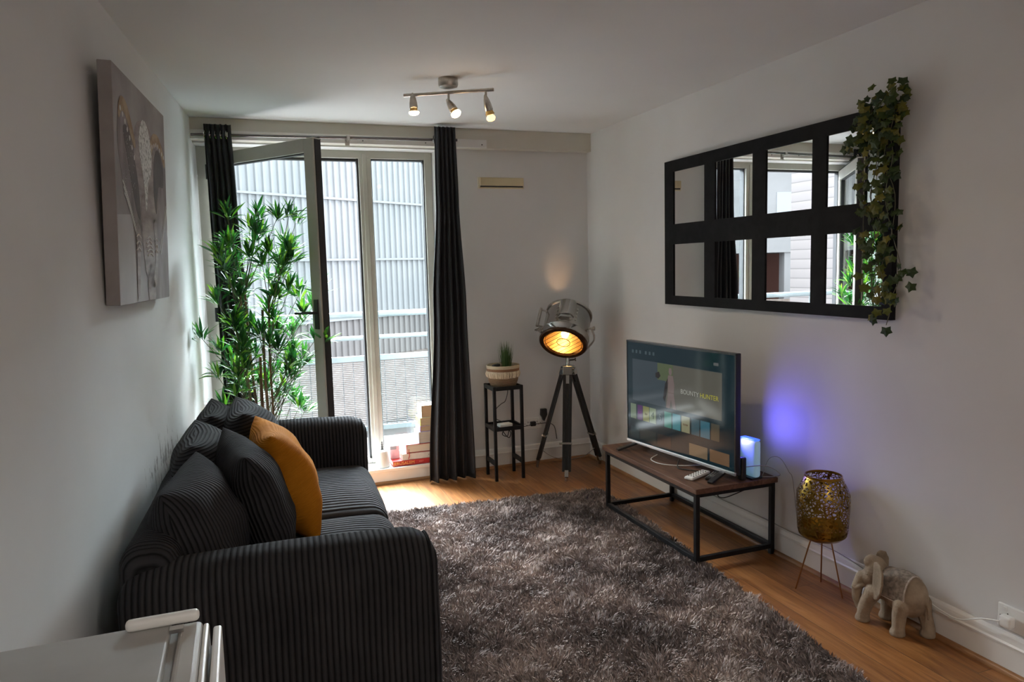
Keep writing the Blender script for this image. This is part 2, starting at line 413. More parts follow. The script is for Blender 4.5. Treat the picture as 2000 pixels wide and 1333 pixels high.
def skirting(name, a, b, inward, h=.142):
    """ogee skirting board run from a to b; inward = unit vector into the room"""
    a, b, n_ = Vector(a), Vector(b), Vector(inward)
    prof = [(0, 0), (.019, 0), (.019, h-.045), (.023, h-.043), (.024, h-.036), (.019, h-.030), (.017, h-.020), (.014, h-.010), (.009, h-.003), (.0, h)]
    bm = bmesh.new(); pts = [a+n_*x+Vector((0, 0, z)) for x, z in prof]; prism(bm, pts, b-a)
    return struct(name, bm, M['trim'])
def bead(name, a, b, inward, off=.019):
    a, b, n_ = Vector(a), Vector(b), Vector(inward)
    prof = [(off, 0)]+[(off+.016*math.cos(t), .018*math.sin(t)) for t in [i*PI/10 for i in range(6)]]
    bm = bmesh.new(); pts = [a+n_*x+Vector((0, 0, z)) for x, z in prof]; prism(bm, pts, b-a)
    return struct(name, bm, M['bead'])
skirting('baseboard_right', (XR, YBACK, 0), (XR, YB, 0), (-1, 0, 0))
bead('trim_5', (XR, YBACK, 0), (XR, YB, 0), (-1, 0, 0))
skirting('baseboard_back', (XR-.018, YB, 0), (1.315, YB, 0), (0, -1, 0))
bead('trim_6', (XR-.018, YB, 0), (1.315, YB, 0), (0, -1, 0))
bead('trim_7', (lwx(4.86), 4.872, 0), (1.312, 4.872, 0), (0, -1, 0), off=0)
nl = Vector((.9963, -.0862, 0))
skirting('baseboard_left', (lwx(YBACK), YBACK, 0), (lwx(4.86), 4.86, 0), nl)

# ------------------------------------------------------------------ window and open balcony door
ZB, ZT = .108, 2.262
wx0, wx1, mu0, mu1 = -.175, 1.305, .800, .882
win = bmesh.new(); y0, y1 = WY, WY+.07
box(win, (wx0-.04, y0, ZB), (wx0+.05, y1, ZT)); box(win, (wx1-.052, y0, ZB), (wx1, y1, ZT))
box(win, (wx0+.05, y0, ZT-.05), (wx1-.052, y1, ZT)); box(win, (wx0+.05, y0, ZB), (mu0, y1, ZB+.03)); box(win, (mu0, y0, ZB), (wx1-.052, y1, ZB+.05))
box(win, (mu0, y0-.004, ZB), (mu1, y1, ZT-.05)); box(win, (mu0+.022, y0-.014, ZB), (mu1-.03, y0, ZT-.02))
wf = struct('window_1', win, M['upvc'], bevel=.003)
g = bmesh.new(); gx0, gx1, gz0, gz1 = mu1, wx1-.052, ZB+.05, ZT-.05
for a, b in [((gx0, y0+.02, gz0), (gx0+.007, y1+.004, gz1)), ((gx1-.007, y0+.02, gz0), (gx1, y1+.004, gz1)), ((gx0, y0+.02, gz0), (gx1, y1+.004, gz0+.006)), ((gx0, y0+.02, gz1-.007), (gx1, y1+.004, gz1)),
             ((mu0-.013, y0+.02, ZB+.03), (mu0, y1+.004, ZT-.05)), ((wx0+.05, y0+.03, ZT-.066), (mu0, y1+.004, ZT-.05)), ((wx0+.05, y0+.03, ZB+.03), (wx0+.06, y1, ZT-.05))]:
    box(g, a, b)
finish('gasket', g, M['gasket'], parent=wf)
finish('pane', B_((gx0, y0+.03, gz0), (gx1, y0+.034, gz1)), M['glass'], parent=wf)
# open sash, hinged on the left and swung into the room
hx, hy, fx, fy = -.118, 5.045, .449, 4.285
L = math.hypot(fx-hx, fy-hy); ang = math.atan2(fy-hy, fx-hx)
def sash_bm(parts):
    bm = bmesh.new()
    for a, b in parts: box(bm, a, b)
    return bm
sz0, sz1, sw, st = .155, 2.205, .078, .056
door = struct('door_1', sash_bm([((0, -st/2, sz0), (sw, st/2, sz1)), ((L-sw, -st/2, sz0), (L, st/2, sz1)), ((sw, -st/2, sz1-sw), (L-sw, st/2, sz1)), ((sw, -st/2, sz0), (L-sw, st/2, sz0+sw))]), M['upvc'], bevel=.004)
door.location = (hx, hy, 0); door.rotation_euler = (0, 0, ang)
# the side that meets the frame when shut is +y local (away from the room)
finish('gasket', sash_bm([((sw-.004, -.016, sz0+sw-.004), (sw+.006, .016, sz1-sw+.004)), ((L-sw-.006, -.016, sz0+sw-.004), (L-sw+.004, .016, sz1-sw+.004)), ((sw, -.016, sz1-sw-.006), (L-sw, .016, sz1-sw+.004)), ((sw, -.016, sz0+sw-.004), (L-sw, .016, sz0+sw+.006)),
                          ((L-.001, -.018, sz0+.01), (L+.006, .024, sz1-.01)), ((.01, .018, sz1-.002), (L-.004, .028, sz1+.006))]), M['gasket'], parent=door)
finish('pane', B_((sw, -.003, sz0+sw), (L-sw, .003, sz1-sw)), M['glass'], parent=door)
hb = B_((L-.052, -st/2-.009, 1.13), (L-.022, -st/2, 1.30)); rod(hb, (L-.037, -st/2, 1.225), (L-.037, -st/2-.045, 1.225), .009); 
tube(hb, [(L-.037, -st/2-.042, 1.225), (L-.07, -st/2-.052, 1.226), (L-.16, -st/2-.052, 1.222)], .009, n=10)
finish('handle', hb, M['plastic_black'], parent=door, smooth='auto')
for z in (.4, 1.2, 2.1): finish('hinge', rod(bmesh.new(), (-.012, -.03, z-.045), (-.012, -.03, z+.045), .011, n=12), M['gasket'], parent=door, smooth='auto')

# ------------------------------------------------------------------ curtains and rod
rodbm = bmesh.new(); rod(rodbm, (lwx(4.8)+.012, 4.80, 2.286), (1.42, 4.80, 2.309), .009, n=16)
cr = finish('curtain_rod', rodbm, mat('dark_chrome_rod', (.16, .15, .15), .25, 1), smooth='auto')
tag(cr, 'thin brushed metal curtain rod across the top of the window', 'curtain rod')
for x, z in ((-.02, 2.290), (.70, 2.297), (1.30, 2.307)):
    bk = bmesh.new(); rod(bk, (x, 4.80, z-.014), (x, 4.80, z+.014), .014, n=14); rod(bk, (x, 4.80, z-.012), (x, 4.852, z-.012), .006, n=10); box(bk, (x-.014, 4.844, z-.04), (x+.014, 4.849, z+.01))
    finish('bracket', bk, M['nickel'], parent=cr, smooth='auto')
def rod_z(x): return 2.286+(x+.28)/1.7*.023
def curtain(label, edges, ztop, folds, amp0, amp1, y, seed, flare=0):
    """edges: list of (t, xl, xr) from top t=0 to bottom t=1 at z=.01"""
    r = random.Random(seed); nu, nv = folds*14, 60; bm = bmesh.new(); grid = []
    def xe(t):
        for (t0, a0, b0), (t1, a1, b1) in zip(edges, edges[1:]):
            if t <= t1+1e-9:
                s = (t-t0)/(t1-t0); s = s*s*(3-2*s); return a0+(a1-a0)*s, b0+(b1-b0)*s
        return edges[-1][1:]
    ph = [r.uniform(-.35, .35) for _ in range(folds+2)]
    for j in range(nv+1):
        t = j/nv; z = ztop+(.012-ztop)*t; xl, xr = xe(t); row = []
        amp = amp0+(amp1-amp0)*t
        for i in range(nu+1):
            u = i/nu; f = u*folds
            k = int(f); p = ph[k]*(1-(f-k))+ph[k+1]*(f-k)
            s = math.sin(2*PI*f+p*t*2)
            x = xl+(xr-xl)*u+math.cos(2*PI*f+p)*.006*(1-t)
            yy = y+amp*s*(1+.3*math.sin(3.1*u+seed))+.018*t*math.sin(2*PI*f*.5+seed)*flare
            zz = z+(.006*math.sin(2*PI*f) if j == 0 else 0)
            row.append(bm.verts.new((x, yy, zz)))
        grid.append(row)
    for j in range(nv):
        for i in range(nu): bm.faces.new([grid[j][i], grid[j][i+1], grid[j+1][i+1], grid[j+1][i]])
    root = empty('curtain', ((edges[-1][1]+edges[-1][2])/2, y, .0), label=label, cat='curtain')
    root_inv = Matrix.Translation(-root.location)
    bmesh.ops.transform(bm, matrix=root_inv, verts=bm.verts)
    o = finish('fabric', bm, M['curtain'], parent=root, smooth=True)
    s = o.modifiers.new('solid', 'SOLIDIFY'); s.thickness = .003
    for k in range(folds):
        e = bmesh.new()
        x = xe(0)[0]+(xe(0)[1]-xe(0)[0])*(k+.5)/folds
        mt = root_inv @ Matrix.Translation((x, 4.80, rod_z(x))) @ Matrix.Rotation(PI/2, 4, 'Y') @ Matrix.Rotation(.5, 4, 'X')
        lathe(e, [(.019, -.0025), (.027, -.0035), (.029, 0), (.027, .0035), (.019, .0025), (.019, -.0025)], 20, mtx=mt)
        finish('eyelet', e, M['chrome'], parent=root, smooth='auto')
    return root
curtain('charcoal eyelet curtain hanging to the floor on the right of the window, beside the books', [(0, 1.250, 1.388), (.2, 1.243, 1.396), (.5, 1.20, 1.425), (1, 1.132, 1.452)], 2.382, 5, .027, .042, 4.795-.05, 3, 1)
curtain('charcoal eyelet curtain hanging at the left of the window behind the bamboo plant', [(0, -.150, .000), (.2, -.146, .012), (.5, -.135, .04), (1, -.12, .075)], 2.352, 5, .024, .030, 4.80, 8)

# ------------------------------------------------------------------ sofa (set against the left wall)
SR = math.radians(-2.6); SO = Vector((-.368, 2.07, 0))
sofa = empty('sofa', SO, SR, 'dark grey wide-rib corduroy two-seat sofa along the left wall', 'sofa')
def s2w(x, y, z=0):
    return SO+Vector((x*math.cos(SR)-y*math.sin(SR), x*math.sin(SR)+y*math.cos(SR), z))
SL, SD, AW, AH = 2.06, .885, .215, .665
def part_at(bm, name, m, loc, parent, **kw):
    o = finish(name, bm, m, parent=parent, smooth=True, **kw); o.location = loc; return o
def arm_puff(p, h):
    t = (p.z/h.z+1)/2
    if p.z > 0: p.z += .012*math.sin(min(1, (p.x/h.x+1)/2)*PI)
    return p
for k, y in enumerate((AW/2, SL-AW/2)):
    o = part_at(rbox((SD, AW, AH-.03), .095, 22, puff=arm_puff, wob=.004, seed=k), 'arm', M['cordX'], (SD/2+.0, y, .03), sofa)
    # piped seam around the front face of the arm
    bm = bmesh.new(); w2 = AW/2-.028
    xs = SD/2-.030; top = AH-.03-.095
    pts = [(xs, -.0845, .04), (xs, -.0845, .25), (xs, -.0845, top-.03)]+[(xs, math.copysign(.0125, -math.cos(a))-math.cos(a)*.072 if abs(math.cos(a)) > 1e-6 else 0, top+math.sin(a)*.078) for a in [i*PI/8 for i in range(9)]]+[(xs, .0845, z) for z in (top-.03, .25, .04)]
    tube(bm, pts, .0045, n=8, k=3); s = finish('piping', bm, M['cordX'], parent=o, smooth=True)
part_at(rbox((.16, SL-.14, .69), .07, 22, wob=.006, seed=4), 'backrest', M['cordY'], (.080, SL/2, .03), sofa)
part_at(rbox((SD-.12, SL-2*AW+.06, .27), .03, 8), 'base', M['cordY'], ((SD-.12)/2+.09, SL/2, .03), sofa)
def cush_puff(p, h):
    u, v = p.x/h.x, p.y/h.y
    if p.z > 0: p.z += .030*(1-u**4)*(1-v**4)
    p.x += .018*(1-v**4)*(1 if u > .6 else 0)*(1-(p.z/h.z)**2)
    return p
ya, ym, yb = AW-.005, 1.03, SL-AW+.005
for k, (a, b) in enumerate(((ya, ym-.004), (ym+.004, yb))):
    o = part_at(rbox((.735, b-a, .150), .065, 24, puff=cush_puff, wob=.005, seed=k+2), 'seat_cushion', M['cordSeat'], (.130+.3675, (a+b)/2, .280), sofa)
for x in (.08, SD-.08):
    for y in (.09, SL-.09):
        finish('foot', lathe(bmesh.new(), [(0, 0), (.022, 0), (.028, .04), (0, .04)], 16), M['blackwood'], parent=sofa).location = (x, y, 0)

# ------------------------------------------------------------------ scatter pillows
def pillow_bm(w, h, t, seed, n=26, pinch=.07, sag=.012, expo=.46):
    bm = bmesh.new(); G = {}; UVs = {}; ul = bm.loops.layers.uv.new('uv')
    for side in (-1, 1):
        for i in range(n+1):
            for j in range(n+1):
                u = i/n*2-1; v = j/n*2-1
                edge = i in (0, n) or j in (0, n)
                if edge and (i, j, 0) in G: G[(i, j, side)] = G[(i, j, 0)]; continue
                us = math.sin(u*PI/2); vs = math.sin(v*PI/2)
                k = ((1-us*us)*(1-vs*vs))**expo
                x = us*w/2*(1-pinch*(1-vs*vs)); z = vs*h/2*(1-pinch*(1-us*us))
                nn = noise.noise(Vector((us*2.2+seed, vs*2.2, side*1.3)))*sag*2*k
                y = side*(t/2*k+nn)
                vt = bm.verts.new((x, y, z)); G[(i, j, side)] = vt
                vt.index = 0; UVs[vt] = (us*w/2, vs*h/2)
                if edge: G[(i, j, 0)] = vt
    # cloth coordinates follow the surface, so the ribs keep their width over the bulge
    FU, FV = {}, {}; c_ = n//2
    for side in (-1, 1):
        for j in range(n+1):
            a = b = 0.0; FU[(c_, j, side)] = 0.0; FV[(j, c_, side)] = 0.0
            for d_ in (1, -1):
                a = b = 0.0; i = c_
                while 0 <= i+d_ <= n:
                    jm = min(max(j, 2), n-2)
                    a += (G[(i+d_, jm, side)].co-G[(i, jm, side)].co).length; b += (G[(jm, i+d_, side)].co-G[(jm, i, side)].co).length
                    i += d_; FU[(i, j, side)] = d_*a; FV[(j, i, side)] = d_*b
    for side in (-1, 1):
        for i in range(n):
            for j in range(n):
                ks = [(i, j, side), (i+1, j, side), (i+1, j+1, side), (i, j+1, side)]; kk = {G[k]: k for k in ks}
                q = [G[(i, j, side)], G[(i+1, j, side)], G[(i+1, j+1, side)], G[(i, j+1, side)]]
                fc = bm.faces.new(q if side > 0 else q[::-1])
                for lp in fc.loops: lp[ul].uv = (FU[kk[lp.vert]], FV[kk[lp.vert]])
    return bm
def pillow(label, base, wdir, up, w, h, t, m, seed, group=None):
    """base: middle of the lower edge; wdir: along the width; up: leaning height direction"""
    X = Vector(wdir).normalized(); Z = Vector(up); Z = (Z-X*Z.dot(X)).normalized(); Y = Z.cross(X)
    o = finish('cushion', pillow_bm(w, h, t, seed), m, smooth=True)
    o.matrix_world = frame_m(Vector(base)+Z*h/2, X, Y, Z)
    tag(o, label, 'cushion', group); return o
CG = 'dark grey corduroy scatter cushions on the sofa'
pillow('dark grey corduroy back cushion nearest the fridge, against the near arm', (-.115, 2.50, .45), (-.13, -1, 0), (-.26, .04, 1), .52, .40, .27, M['cordU'], 1, CG)
pillow('dark grey corduroy back cushion in the middle, leaning on the wall', (-.09, 3.04, .45), (.03, -1, 0), (-.28, 0, 1), .52, .42, .30, M['cordV'], 5, CG)
pillow('dark grey corduroy back cushion farthest along the wall, below the window', (-.07, 3.68, .45), (.02, -1, 0), (-.24, 0, 1), .50, .40, .27, M['cordV'], 9, CG)
pillow('dark grey corduroy cushion in front, between the near back cushion and the mustard one', (.072, 2.76, .45), (.16, -1, -.03), (-.32, .02, 1), .48, .44, .22, M['cordU'], 13, CG)
pillow('dark grey corduroy cushion standing just behind the mustard cushion', (.09, 3.48, .45), (.06, -1, 0), (-.30, 0, 1), .48, .44, .28, M['cordV'], 17, CG)
pillow('mustard yellow velvet cushion leaning on the grey cushions', (.195, 2.95, .45), (.10, -1, 0), (-.36, .10, 1), .43, .45, .22, M['velvet'], 21)

# ------------------------------------------------------------------ shag rug
def rug():
    q = [Vector((.50, 1.35)), Vector((1.90, 1.35)), Vector((2.095, 3.75)), Vector((2.10, 4.11)), Vector((.56, 4.25))]
    m = mat('rug_pile', (.1, .08, .075), .95, spec=.1)
    v = texco(m); n = noise_tex(m, v, 2.3, 5, .6); n2 = noise_tex(m, v, 38, 3)
    gi = nd(m, 'ShaderNodeNewGeometry')
    mx = nd(m, 'ShaderNodeMath', operation='MULTIPLY_ADD'); mx.inputs[1].default_value = .22; lk(m, gi.outputs['Random Per Island'], mx.inputs[0]); lk(m, n.outputs[0], mx.inputs[2])
    lk(m, ramp(m, mx.outputs[0], [(.38, (.085, .071, .067)), (.58, (.21, .172, .162)), (.80, (.42, .335, .295))]), P(m).inputs['Base Color'])
    back = bmesh.new(); prism(back, [(p.x, p.y, .0005) for p in q], (0, 0, .008))
    root = finish('rug', back, m); tag(root, 'dark grey-brown deep-pile shag rug covering the laminate floor', 'rug')
    N = 150000; rs = np.random.RandomState(3)
    pts = np.column_stack([rs.uniform(.5, 2.12, int(N*1.25)), 1.35+2.9*rs.uniform(0, 1, int(N*1.25))])
    qq = np.array([[p.x, p.y] for p in q]); keep = np.ones(len(pts), bool)
    for i in range(len(qq)):
        a, b = qq[i], qq[(i+1) % len(qq)]; e = b-a
        keep &= (e[0]*(pts[:, 1]-a[1])-e[1]*(pts[:, 0]-a[0])) > .004*np.hypot(*e)
    pts = pts[keep]; n_ = len(pts)
    # clumped lean directions
    gx = np.zeros(n_); gy = np.zeros(n_); hh = np.zeros(n_)
    for (fx_, fy_, ph, am) in [(23, 11, .3, 1), (-13, 29, 1.7, 1), (41, 37, 4.1, .8), (57, -61, 2.2, .8), (97, 73, .9, .7), (-110, 131, 5.5, .7)]:
        s = np.sin(pts[:, 0]*fx_+pts[:, 1]*fy_+ph+1.5*np.sin(pts[:, 0]*9+pts[:, 1]*7+ph)); c = np.cos(pts[:, 0]*fy_-pts[:, 1]*fx_+ph*2+1.5*np.sin(pts[:, 1]*11-ph))
        gx += am*s; gy += am*c; hh += am*s*c
    lean = np.column_stack([gx, gy])*.30+rs.normal(0, .36, (n_, 2))
    ln = np.hypot(lean[:, 0], lean[:, 1])+1e-6; lean *= (np.minimum(ln, 1.3)/ln)[:, None]
    hgt = .030*(1+.22*hh/2+rs.normal(0, .12, n_)); hgt = np.clip(hgt, .012, .046)
    wd = rs.uniform(.0018, .0034, n_); th = rs.uniform(0, 2*np.pi, n_); sx, sy = np.cos(th)*wd, np.sin(th)*wd
    segs = 4; V = np.zeros((n_, (segs-1)*2+1, 3))
    for k in range(segs):
        t = k/(segs-1); cur = t*t*.85
        cx = pts[:, 0]+lean[:, 0]*hgt*cur; cy = pts[:, 1]+lean[:, 1]*hgt*cur
        cz = .006+hgt*(t-.28*t*t*np.minimum(ln, 1.3))
        if k < segs-1:
            f = 1-.25*t
            V[:, 2*k] = np.column_stack([cx-sx*f, cy-sy*f, cz]); V[:, 2*k+1] = np.column_stack([cx+sx*f, cy+sy*f, cz])
        else: V[:, 2*k] = np.column_stack([cx, cy, cz])
    nv = V.shape[1]; base = (np.arange(n_)*nv)[:, None]
    fq = [np.concatenate([base+2*k, base+2*k+1, base+2*k+3, base+2*k+2], 1) for k in range(segs-2)]
    k = segs-2; ft = np.concatenate([base+2*k, base+2*k+1, base+2*k+2], 1)
    flat = np.concatenate([np.concatenate(fq, 0).ravel(), ft.ravel()])
    tot = np.concatenate([np.full(n_*(segs-2), 4), np.full(n_, 3)])
    o = mesh_np('pile', V.reshape(-1, 3), flat, tot, m, parent=root); o['kind'] = 'stuff'
rug()

# ------------------------------------------------------------------ TV bench and what stands on it
TX0, TX1, TY0, TY1, TZ = 1.957, 2.419, 2.845, 3.762, .395
tab = empty('tv_bench', ((TX0+TX1)/2, (TY0+TY1)/2, 0), 0, 'low bench with dark walnut top and thin black metal frame', 'table')
O = -Vector(tab.location)
def tb(a, b): return (Vector(a)+O, Vector(b)+O)
finish('tabletop', B_(*tb((TX0-.012, TY0-.018, TZ-.026), (TX1, TY1+.014, TZ))), M['walnut'], parent=tab, bevel=.003)
T = .022
for x in (TX0, TX1-T-.002):
    for y in (TY0, TY1-T):
        finish('leg', B_(*tb((x, y, 0), (x+T, y+T, TZ-.026))), M['black'], parent=tab, bevel=.0015)
for y in (TY0, TY1-T):
    for z in (.03, TZ-.026-T): finish('crossbar', B_(*tb((TX0+T, y, z), (TX1-T-.002, y+T, z+T))), M['black'], parent=tab, bevel=.0015)
for x in (TX0, TX1-T-.002):
    for z in (.03, TZ-.026-T): finish('long_rail', B_(*tb((x, TY0+T, z), (x+T, TY1-T, z+T))), M['black'], parent=tab, bevel=.0015)

# television
TW, TH = .864, .594
tl, tr = Vector((2.070, 3.693, .428)), Vector((2.176, 2.835, .428))
ex = (tr-tl).normalized(); ez = Vector((0, 0, 1)); ey = ez.cross(ex)   # ey points behind the screen
tv = empty('television', ((tl+tr)/2).xy.to_3d()+Vector((0, 0, TZ)), math.atan2(ex.y, ex.x), 'flat screen television showing a menu of programmes on the walnut bench', 'television')
zb = .428-TZ
# local frame: x along the screen (left to right), y behind, z up
def tvbox(a, b): return B_(a, b)
hw = TW/2
M['tv_body'] = mat('tv_black_gloss', (.012, .012, .013), .25)
M['tv_silver'] = mat('tv_silver_trim', (.55, .55, .55), .3, 1)
finish('housing', tvbox((-hw, .002, zb), (hw, .030, zb+TH)), M['tv_body'], parent=tv, bevel=.004)
bm = tvbox((-hw*.8, .030, zb+.05), (hw*.8, .062, zb+TH*.62)); finish('rear_cover', bm, M['plastic_black'], parent=tv, bevel=.012)
bz = bmesh.new()
box(bz, (-hw, -.004, zb+.018), (-hw+.009, .004, zb+TH)); box(bz, (hw-.009, -.004, zb+.018), (hw, .004, zb+TH)); box(bz, (-hw, -.004, zb+TH-.010), (hw, .004, zb+TH))
finish('bezel', bz, M['tv_body'], parent=tv, bevel=.0015)
bs = finish('bottom_trim', tvbox((-hw, -.007, zb), (hw, .004, zb+.018)), M['tv_silver'], parent=tv, bevel=.003)
for s in (-1, 1):
    bm = bmesh.new()
    x = s*(hw-.085)
    beam(bm, (x-.0, 0.01, zb+.004), (x+s*.03, -.115, .006), .030, .011); beam(bm, (x, .02, zb+.004), (x+s*.03, .12, .006), .030, .011)
    finish('foot', bm, M['plastic_black'], parent=tv, bevel=.002)
sx0, sx1, sz0_, sz1_ = -hw+.009, hw-.009, zb+.018, zb+TH-.010
SWd, SHt = sx1-sx0, sz1_-sz0_
def emis(name, col, s=.42): return mat(name, tuple(c*.02 for c in col), .08, emit=col, emis=s, spec=.15)
screen = finish('screen', tvbox((sx0, -.0015, sz0_), (sx1, .003, sz1_)), emis('screen_teal', (.004, .016, .022)), parent=tv)
def su(u): return sx0+SWd*u
def sv(v): return sz1_-SHt*v
def tile(name, u0, v0, u1, v1, col, lay=1, parent=None):
    return finish(name, tvbox((su(u0), -.0015-.0004*lay, sv(v1)), (su(u1), -.0015-.0004*(lay-1), sv(v0))), emis(name+'_mat', col), parent=parent or screen)
def sxt(body, u, v, size, col):
    return text('lettering', body, size, emis('screen_text', col), screen, frame_m((su(u), -.0030, sv(v)), (1, 0, 0), (0, 0, 1), (0, -1, 0)))
tile('programme_banner', .055, .165, .90, .585, (.040, .050, .058))
ban2 = tile('banner_picture', .40, .167, .899, .583, (.085, .080, .062), 2)
tile('banner_picture', .055, .167, .40, .583, (.036, .050, .060), 2)
tile('banner_picture', .32, .167, .47, .33, (.075, .095, .045), 3)
# small figure on the banner, flat on the screen
bm = bmesh.new()
for pts in ([(.435, .20), (.455, .20), (.462, .235), (.455, .265), (.437, .265), (.430, .235)],
            [(.425, .27), (.470, .27), (.485, .36), (.478, .44), (.425, .44), (.418, .35)],
            [(.425, .43), (.478, .43), (.500, .585), (.47, .585), (.452, .50), (.438, .585), (.405, .585)],):
    prism(bm, [(su(u), -.0028, sv(v)) for u, v in pts], (0, .0004, 0))
finish('banner_figure', bm, emis('figure_pale', (.15, .11, .10)), parent=screen)
bm = bmesh.new()
for pts in ([(.395, .36), (.42, .30), (.43, .33), (.41, .45), (.39, .53), (.375, .50)], [(.30, .27), (.335, .25), (.35, .29), (.33, .32), (.30, .31)]):
    prism(bm, [(su(u), -.0028, sv(v)) for u, v in pts], (0, .0004, 0))
finish('banner_figure', bm, emis('figure_dark', (.018, .014, .012)), parent=screen)
sxt('BOUNTY', .625, .40, .034, (.30, .30, .26)); sxt('HUNTER', .795, .40, .034, (.36, .33, .02))
for k, u in enumerate((.05, .09, .13, .19, .23, .27)): tile('menu_icon', u, .072, u+.018, .105, (.05, .075, .085))
tile('menu_icon', .83, .085, .87, .11, (.10, .10, .10))
icons = [(.030, .090, (.13, .17, .11)), (.105, .160, (.055, .004, .075)), (.165, .230, (.16, .16, .035)), (.235, .300, (.15, .19, .10)), (.315, .375, (.01, .035, .045)), (.385, .455, (.02, .15, .12)),
         (.465, .540, (.03, .17, .20)), (.550, .625, (.20, .20, .12)), (.640, .710, (.03, .075, .095)), (.720, .800, (.03, .11, .15)), (.810, .880, (.06, .055, .04))]
for u0, u1, c in icons: tile('app_tile', u0, .625, u1, .775, c)
sxt('4', .268, .70, .055, (.01, .03, .02)); sxt('5', .345, .70, .055, (.09, .12, .12)); sxt('itv', .198, .70, .024, (.05, .02, .01)); sxt('now', .587, .70, .022, (.09, .03, .02)); sxt('my5', .132, .70, .018, (.2, .05, .2))
for u0, u1, c in [(.03, .12, (.01, .03, .035)), (.135, .30, (.02, .03, .03)), (.315, .45, (.025, .022, .022)), (.62, .78, (.14, .10, .06)), (.80, .96, (.13, .075, .04))]:
    tile('programme_thumbnail', u0, .86, u1, .97, c)

# glowing smart speaker / router behind the screen's right edge
rt = empty('wifi_router', (2.300, 2.890, TZ), .1, 'white upright router glowing blue behind the right edge of the television', 'router')
def router_mat():
    m = mat('router_shell', (.55, .65, .68), .35)
    v = texco(m); s = nd(m, 'ShaderNodeSeparateXYZ'); lk(m, v, s.inputs[0])
    mp = nd(m, 'ShaderNodeMapRange'); mp.inputs[1].default_value = .02; mp.inputs[2].default_value = .2; lk(m, s.outputs[2], mp.inputs[0])
    return m
M['router'] = mat('router_shell', (.45, .55, .58), .3, emit=(.10, .22, .30), emis=.3)
M['led'] = mat('router_led', (.1, .2, .9), .3, emit=(.03, .10, 1.0), emis=1.0)
o = finish('shell', rbox((.040, .115, .185), .016, 12), M['router'], parent=rt, smooth=True); o.location = (0, 0, .008)
o = finish('light_strip', rbox((.034, .100, .008), .003, 6), M['led'], parent=rt, smooth=True); o.location = (0, 0, .190)
finish('stand', B_((-.035, -.05, 0), (.035, .05, .010)), M['plastic_black'], parent=rt, bevel=.003)
lamp('router_glow', 'AREA', (2.235, 2.93, .625), .6, color=(.16, .14, 1.0), size=.03, size_y=.14, direction=(.5, -.86, .06)).data.spread = math.radians(150)
bx = finish('media_box', rbox((.03, .035, .115), .008, 8), M['plastic_black'], smooth=True); bx.location = (2.235, 2.866, TZ)
tag(bx, 'small black upright media box beside the glowing router', 'media box')
# remotes
def remote(label, loc, rz, l, w_, m, group):
    root = empty('remote_control', loc, rz, label, 'remote control', group)
    finish('body', rbox((w_, l, .016), .007, 8), m, parent=root, smooth=True)
    bm = bmesh.new()
    for i in range(6):
        for j in range(3): rod(bm, ((j-1)*w_*.27, (i-2.6)*l*.13, .0155), ((j-1)*w_*.27, (i-2.6)*l*.13, .0180), .0035, n=8)
    finish('keypad', bm, M['cable_grey'] if m is M['plastic_black'] else M['screw'], parent=root)
RG = 'remote controls on the bench'
remote('silver-white remote control on the bench beside the television', (2.075, 3.005, TZ), -1.15, .17, .05, M['plastic_white'], RG)
remote('black remote control lying under the television edge', (2.145, 2.965, TZ), -.95, .15, .045, M['plastic_black'], RG)
def cable(label, pts, r, m, cat='cable', name='cable'):
    o = finish(name, tube(bmesh.new(), pts, r, n=8, k=8), m, smooth=True); tag(o, label, cat); return o
cable('white cable looping out from under the left half of the television', [(2.10, 3.42, TZ+.010), (2.03, 3.37, TZ+.004), (2.03, 3.27, TZ+.004), (2.10, 3.20, TZ+.004), (2.20, 3.16, TZ+.004)], .0025, M['cable_white'])
cable('black cable lying on the bench under the middle of the television', [(2.16, 3.30, TZ+.004), (2.07, 3.17, TZ+.004), (2.09, 3.12, TZ+.004), (2.16, 3.02, TZ+.005), (2.22, 2.98, TZ+.004)], .003, M['cable_black'])
cable('dark cable looping in the air behind the router', [(2.245, 2.875, .455), (2.30, 2.80, .475), (2.36, 2.80, .455), (2.40, 2.79, .42), (2.385, 2.83, .402), (2.34, 2.86, .400)], .0022, M['cable_grey'])
cable('thin cable arcing above the back corner of the bench', [(2.36, 2.87, .40), (2.375, 2.84, .49), (2.405, 2.80, .50), (2.425, 2.76, .44), (2.432, 2.74, .40), (2.43, 2.70, .20), (2.428, 2.66, .152)], .0018, M['cable_grey'])
cable('dark cable drooping below the bench top at its near end', [(2.36, 2.875, .366), (2.26, 2.875, .34), (2.15, 2.88, .315), (2.11, 2.885, .325), (2.13, 2.885, .345), (2.20, 2.885, .352), (2.28, 2.89, .362)], .0025, M['cable_black'])
cable('thin dark cable running along the top of the right skirting board', [(2.428, 4.20, .146), (2.430, 3.70, .148), (2.426, 3.30, .146), (2.430, 2.95, .149), (2.426, 2.75, .146), (2.430, 2.45, .150), (2.428, 2.25, .120), (2.420, 2.20, .10)], .0022, M['cable_grey'])

